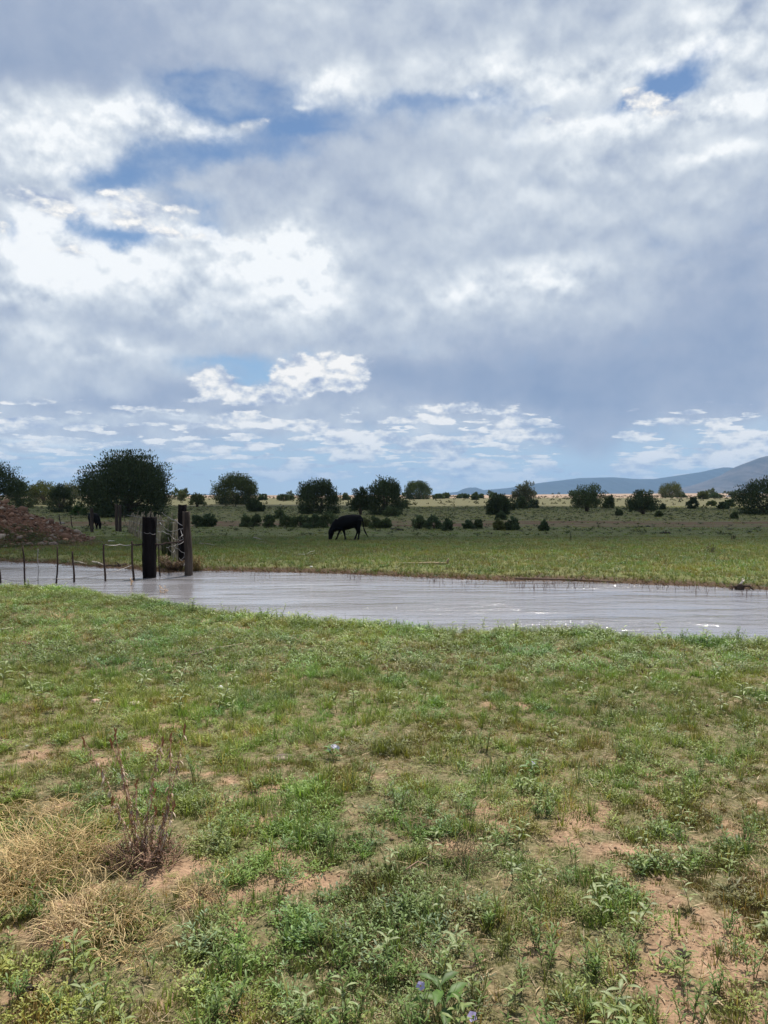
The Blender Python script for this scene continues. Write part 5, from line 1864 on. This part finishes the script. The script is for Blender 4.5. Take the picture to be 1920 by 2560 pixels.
tangle(140, 2175, 240, 200, 41, 'largest golden tangle of dead stems at the lower left', n=420)
tangle(20, 2250, 190, 190, 42, 'golden tangle of dead stems cut off by the left edge', n=290)
tangle(235, 2330, 230, 190, 43, 'straw-coloured tangle of dead stems in front of the largest one', (.64, .48, .26), n=340)
tangle(500, 2255, 90, 110, 44, 'small isolated golden tuft of dead stems', n=80)
tangle(1030, 2440, 110, 60, 45, 'flat pale patch of dead stems above the lilac flowers', (.42, .31, .18), n=120)
tangle(148, 1555, 70, 34, 46, 'small yellow dead tuft on the left of the near bank', n=90, r0=.004)
tangle(560, 1583, 70, 20, 47, 'flat straw patch on the near bank by the water', (.50, .38, .24), n=140, r0=.004)
tangle(330, 2380, 200, 90, 50, 'thin flat scatter of dead stems right of the front tangle', n=130)
tangle(90, 2060, 190, 120, 51, 'sparse golden stems behind the largest tangle', n=120)
tangle(1160, 2160, 90, 110, 48, 'upright brown grass tuft at centre', (.30, .22, .12), n=90)
tangle(1050, 2075, 60, 70, 49, 'small upright tuft of brown grass stems at centre', (.34, .25, .14), n=60)


# tall dead stalks with a dark heap at their foot
def stalks():
    x, y, z = ground_at(345, 2165)
    e = bpy.data.objects.new('dead_stalk_weed', None); COL.objects.link(e)
    e.location = (x, y, z)
    s = y / FPX
    r_ = np.random.default_rng(9)
    col = (.46, .25, .17)
    #        foot      middle     tip (pixels), thickness
    for fx0, pts, r in ((345, [(330, 2020), (305, 1900), (297, 1822)], .0065), (352, [(340, 2050), (318, 1950), (285, 1850)], .006), (330, [(300, 2010), (262, 1920), (222, 1842)], .004),
                        (385, [(412, 2060), (430, 1960), (433, 1838)], .005), (390, [(425, 2020), (448, 1910), (468, 1815)], .004), (365, [(375, 2000), (395, 1900), (408, 1850)], .004),
                        (372, [(350, 2040), (342, 1960)], .004), (360, [(368, 2060), (388, 1975)], .004), (395, [(415, 2100), (440, 2010)], .004), (340, [(320, 2070), (285, 2000)], .004), (380, [(384, 2080), (390, 2030)], .006), (398, [(404, 2090), (412, 2045)], .006)):
        b = Bag()
        P0 = np.array(((fx0 - 345) * s, 0, -.01))
        path = [P0] + [np.array(((a - 345) * s, -.02 + .01 * r_.normal(), (2165 - c) * s * .98)) for a, c in pts]
        stick(b, path, r * .48, r * .26, col, 5)
        # withered curls and seed heads along the stalk
        for _ in range(60):
            t = r_.uniform(.08, .95) * (len(path) - 1)
            k = int(t); q = path[k] * (1 - t + k) + path[min(k + 1, len(path) - 1)] * (t - k)
            d = r_.normal(0, 1, 3); d /= np.linalg.norm(d)
            cc = np.array(((.38, .26, .19), (.27, .16, .12), (.50, .39, .30))[r_.integers(3)]) * r_.uniform(.6, 1.2)
            leaf(b, q, d, (0, .3, 1), r_.uniform(.012, .034), .008, cc, .5, .8, 2)
        tip = path[-1]
        for j in range(5):
            leaf(b, tip - np.array((0, 0, .008 * j)), (r_.normal(0, .25), r_.normal(0, .25), 1), (0, 1, .2), .03, .008, (.22, .10, .06), .4, 0, 2)
        link('stalk', b.mesh('stalk', M_STRAW), e)
    b = Bag()
    for _ in range(380):
        a = r_.uniform(0, 6.283); q = .15 * math.sqrt(r_.uniform(0, 1))
        p = np.array((math.cos(a) * q * 1.15 + .02, math.sin(a) * q, r_.uniform(0, .07)))
        pts = [p]
        hd = r_.normal(0, 1, 3); hd[2] = abs(hd[2]) * .8
        for k in range(3):
            hd = hd / np.linalg.norm(hd) + r_.normal(0, .4, 3)
            p = p + hd / np.linalg.norm(hd) * .028
            p[2] = max(p[2], .002)
            pts.append(p)
        stick(b, pts, .0022, .0012, np.array((.32, .20, .14)) * r_.uniform(.35, 1.7), 3)
    link('dead_leaf_heap', b.mesh('dead_leaf_heap', M_STRAW), e)
    tag(e, 'tall brown dead weed of several stalks over a dark tangled foot at left', 'dead weed')


stalks()


# tall weeds by the stake fence and dry ones in the shallows
def tallweed(px, base, wpx, hpx, seed, col, label, n=70, dead=False, onw=False):
    x, y, z = ground_at(px, base)
    if onw: x, y = at_z(px, base, 0); z = -.05
    s = y / FPX
    w, h = wpx * s, hpx * s
    r_ = np.random.default_rng(seed)
    b = Bag()
    for _ in range(n):
        a = r_.uniform(0, 6.283); q = w * .32 * math.sqrt(r_.uniform(0, 1))
        p0 = np.array((math.cos(a) * q, math.sin(a) * q, 0)); hh_ = h * r_.uniform(.45, 1.05)
        p1 = p0 * 1.5 + (r_.normal(0, .06) * w, r_.normal(0, .06) * w, hh_)
        c = np.array(col) * r_.uniform(.65, 1.3)
        stick(b, [p0, (p0 + p1) / 2 + (0, 0, .02 * h), p1], .008 if not dead else .006, .004, c * .8, 3)
        for k in range(14):
            t = r_.uniform(.2, 1.0)
            a2 = r_.uniform(0, 6.28)
            leaf(b, p0 * (1 - t) + p1 * t, (math.cos(a2), math.sin(a2), r_.uniform(.5, 1.6)), (0, 0, 1), r_.uniform(.05, .12), .022, c * r_.uniform(.8, 1.2), .3, .3, 2)
    o = link('tall_weed', b.mesh('tall_weed', M_STRAW if dead else M_LEAF), None, (x, y, z))
    return tag(o, label, 'weed')


tallweed(432, 1392, 40, 122, 61, (.085, .105, .050), 'tall feathery green weed between the stake fence and the black shore post', 90)
tallweed(413, 1388, 22, 70, 62, (.095, .10, .055), 'shorter green weed left of the tall feathery one', 30)
tallweed(448, 1400, 18, 80, 66, (.06, .05, .035), 'thin dark weed close before the black shore post', 20)
tallweed(492, 1428, 40, 40, 63, (.26, .18, .08), 'golden dry weeds right of the grey shore post', 40, True)
tallweed(438, 1424, 60, 22, 64, (.17, .11, .07), 'low brown dry weeds at the foot of the shore posts', 80, True)
tallweed(410, 1418, 34, 30, 65, (.30, .21, .14), 'pale dry weeds left of the shore posts', 30, True)
tallweed(330, 1492, 22, 44, 67, (.40, .27, .18), 'thin pinkish dry seed-head on the near bank below the black post', 7, True)
tallweed(410, 1512, 26, 52, 68, (.40, .27, .18), 'thin pinkish dry seed-head on the near bank below the grey post', 8, True)
tallweed(1778, 1385, 26, 30, 69, (.06, .05, .035), 'bare dark twiggy weed in the pasture at right', 8, True)
tallweed(1833, 1350, 12, 14, 70, (.05, .045, .03), 'tiny dark weed in the pasture near the right edge', 8)
tallweed(1427, 1352, 6, 22, 71, (.05, .055, .035), 'single dark stalk with a white tip in the middle right pasture', 3)


# a white vehicle standing far out on the plain
def far_vehicle():
    x, y, z = ground_at(1822, 1243)
    e = bpy.data.objects.new('parked_vehicle', None); COL.objects.link(e)
    e.location = (x, y, z)
    s = 11 / FPX * y / 4.6
    mw = simple_mat('white_paint', (.72, .72, .72), (.82, .82, .80), 1.0, .4, .4)
    mg = simple_mat('dark_glass', (.02, .02, .03), (.05, .05, .06), 1.0, .2, .5)
    bm = bmesh.new()
    prof = [(-2.3, .45), (2.3, .45), (2.3, 1.0), (1.3, 1.15), (.6, 1.75), (-2.1, 1.8), (-2.3, 1.1)]
    L = [bm.verts.new((a * s, -.85 * s, b_ * s)) for a, b_ in prof]
    Rr = [bm.verts.new((a * s, .85 * s, b_ * s)) for a, b_ in prof]
    n_ = len(prof)
    for i in range(n_): bm.faces.new((L[i], L[(i + 1) % n_], Rr[(i + 1) % n_], Rr[i]))
    bm.faces.new(L[::-1]); bm.faces.new(Rr)
    bmesh.ops.bevel(bm, geom=bm.edges[:], offset=.06 * s, segments=2, affect='EDGES')
    me_ = bpy.data.meshes.new('body'); bm.to_mesh(me_); bm.free(); me_.materials.append(mw)
    link('body', me_, e)
    for wx_ in (-1.45, 1.45):
        for wy_ in (-.86, .86):
            bm = bmesh.new()
            bmesh.ops.create_cone(bm, cap_ends=True, segments=16, radius1=.38 * s, radius2=.38 * s, depth=.22 * s, matrix=Matrix.Rotation(R(90), 4, 'X'))
            me_ = bpy.data.meshes.new('wheel'); bm.to_mesh(me_); bm.free(); me_.materials.append(mg)
            link('wheel', me_, e, (wx_ * s, wy_ * s, .38 * s))
    bm = bmesh.new()
    bmesh.ops.create_cube(bm, size=1, matrix=Matrix.Translation((-.75 * s, 0, 1.42 * s)) @ Matrix.Diagonal((2.2 * s, 1.74 * s, .34 * s, 1)))
    me_ = bpy.data.meshes.new('window'); bm.to_mesh(me_); bm.free(); me_.materials.append(mg)
    link('window', me_, e)
    tag(e, 'tiny white vehicle far out on the plain beside the big juniper at the right edge', 'vehicle')


far_vehicle()

# ------------------------------------------------------------------ the air
def haze_box():
    V = np.array([(x, y, z) for x in (-13300, 13300) for y in (-13300, 13300) for z in (-6.0, 390.0)], float)
    F = np.array([(0, 1, 3, 2), (4, 6, 7, 5), (0, 4, 5, 1), (2, 3, 7, 6), (0, 2, 6, 4), (1, 5, 7, 3)])
    m, gg, out = new_mat('haze_air')
    v = gg.n('ShaderNodeVolumePrincipled')
    v.inputs['Color'].default_value = (0.42, 0.66, 1.0, 1)
    v.inputs['Density'].default_value = 8e-5
    gg.t.links.new(v.outputs[0], out.inputs['Volume'])
    o = link('haze', np_mesh('haze', V, F, m))
    tag(o, 'thin summer haze over the plain', kind='stuff')


haze_box()
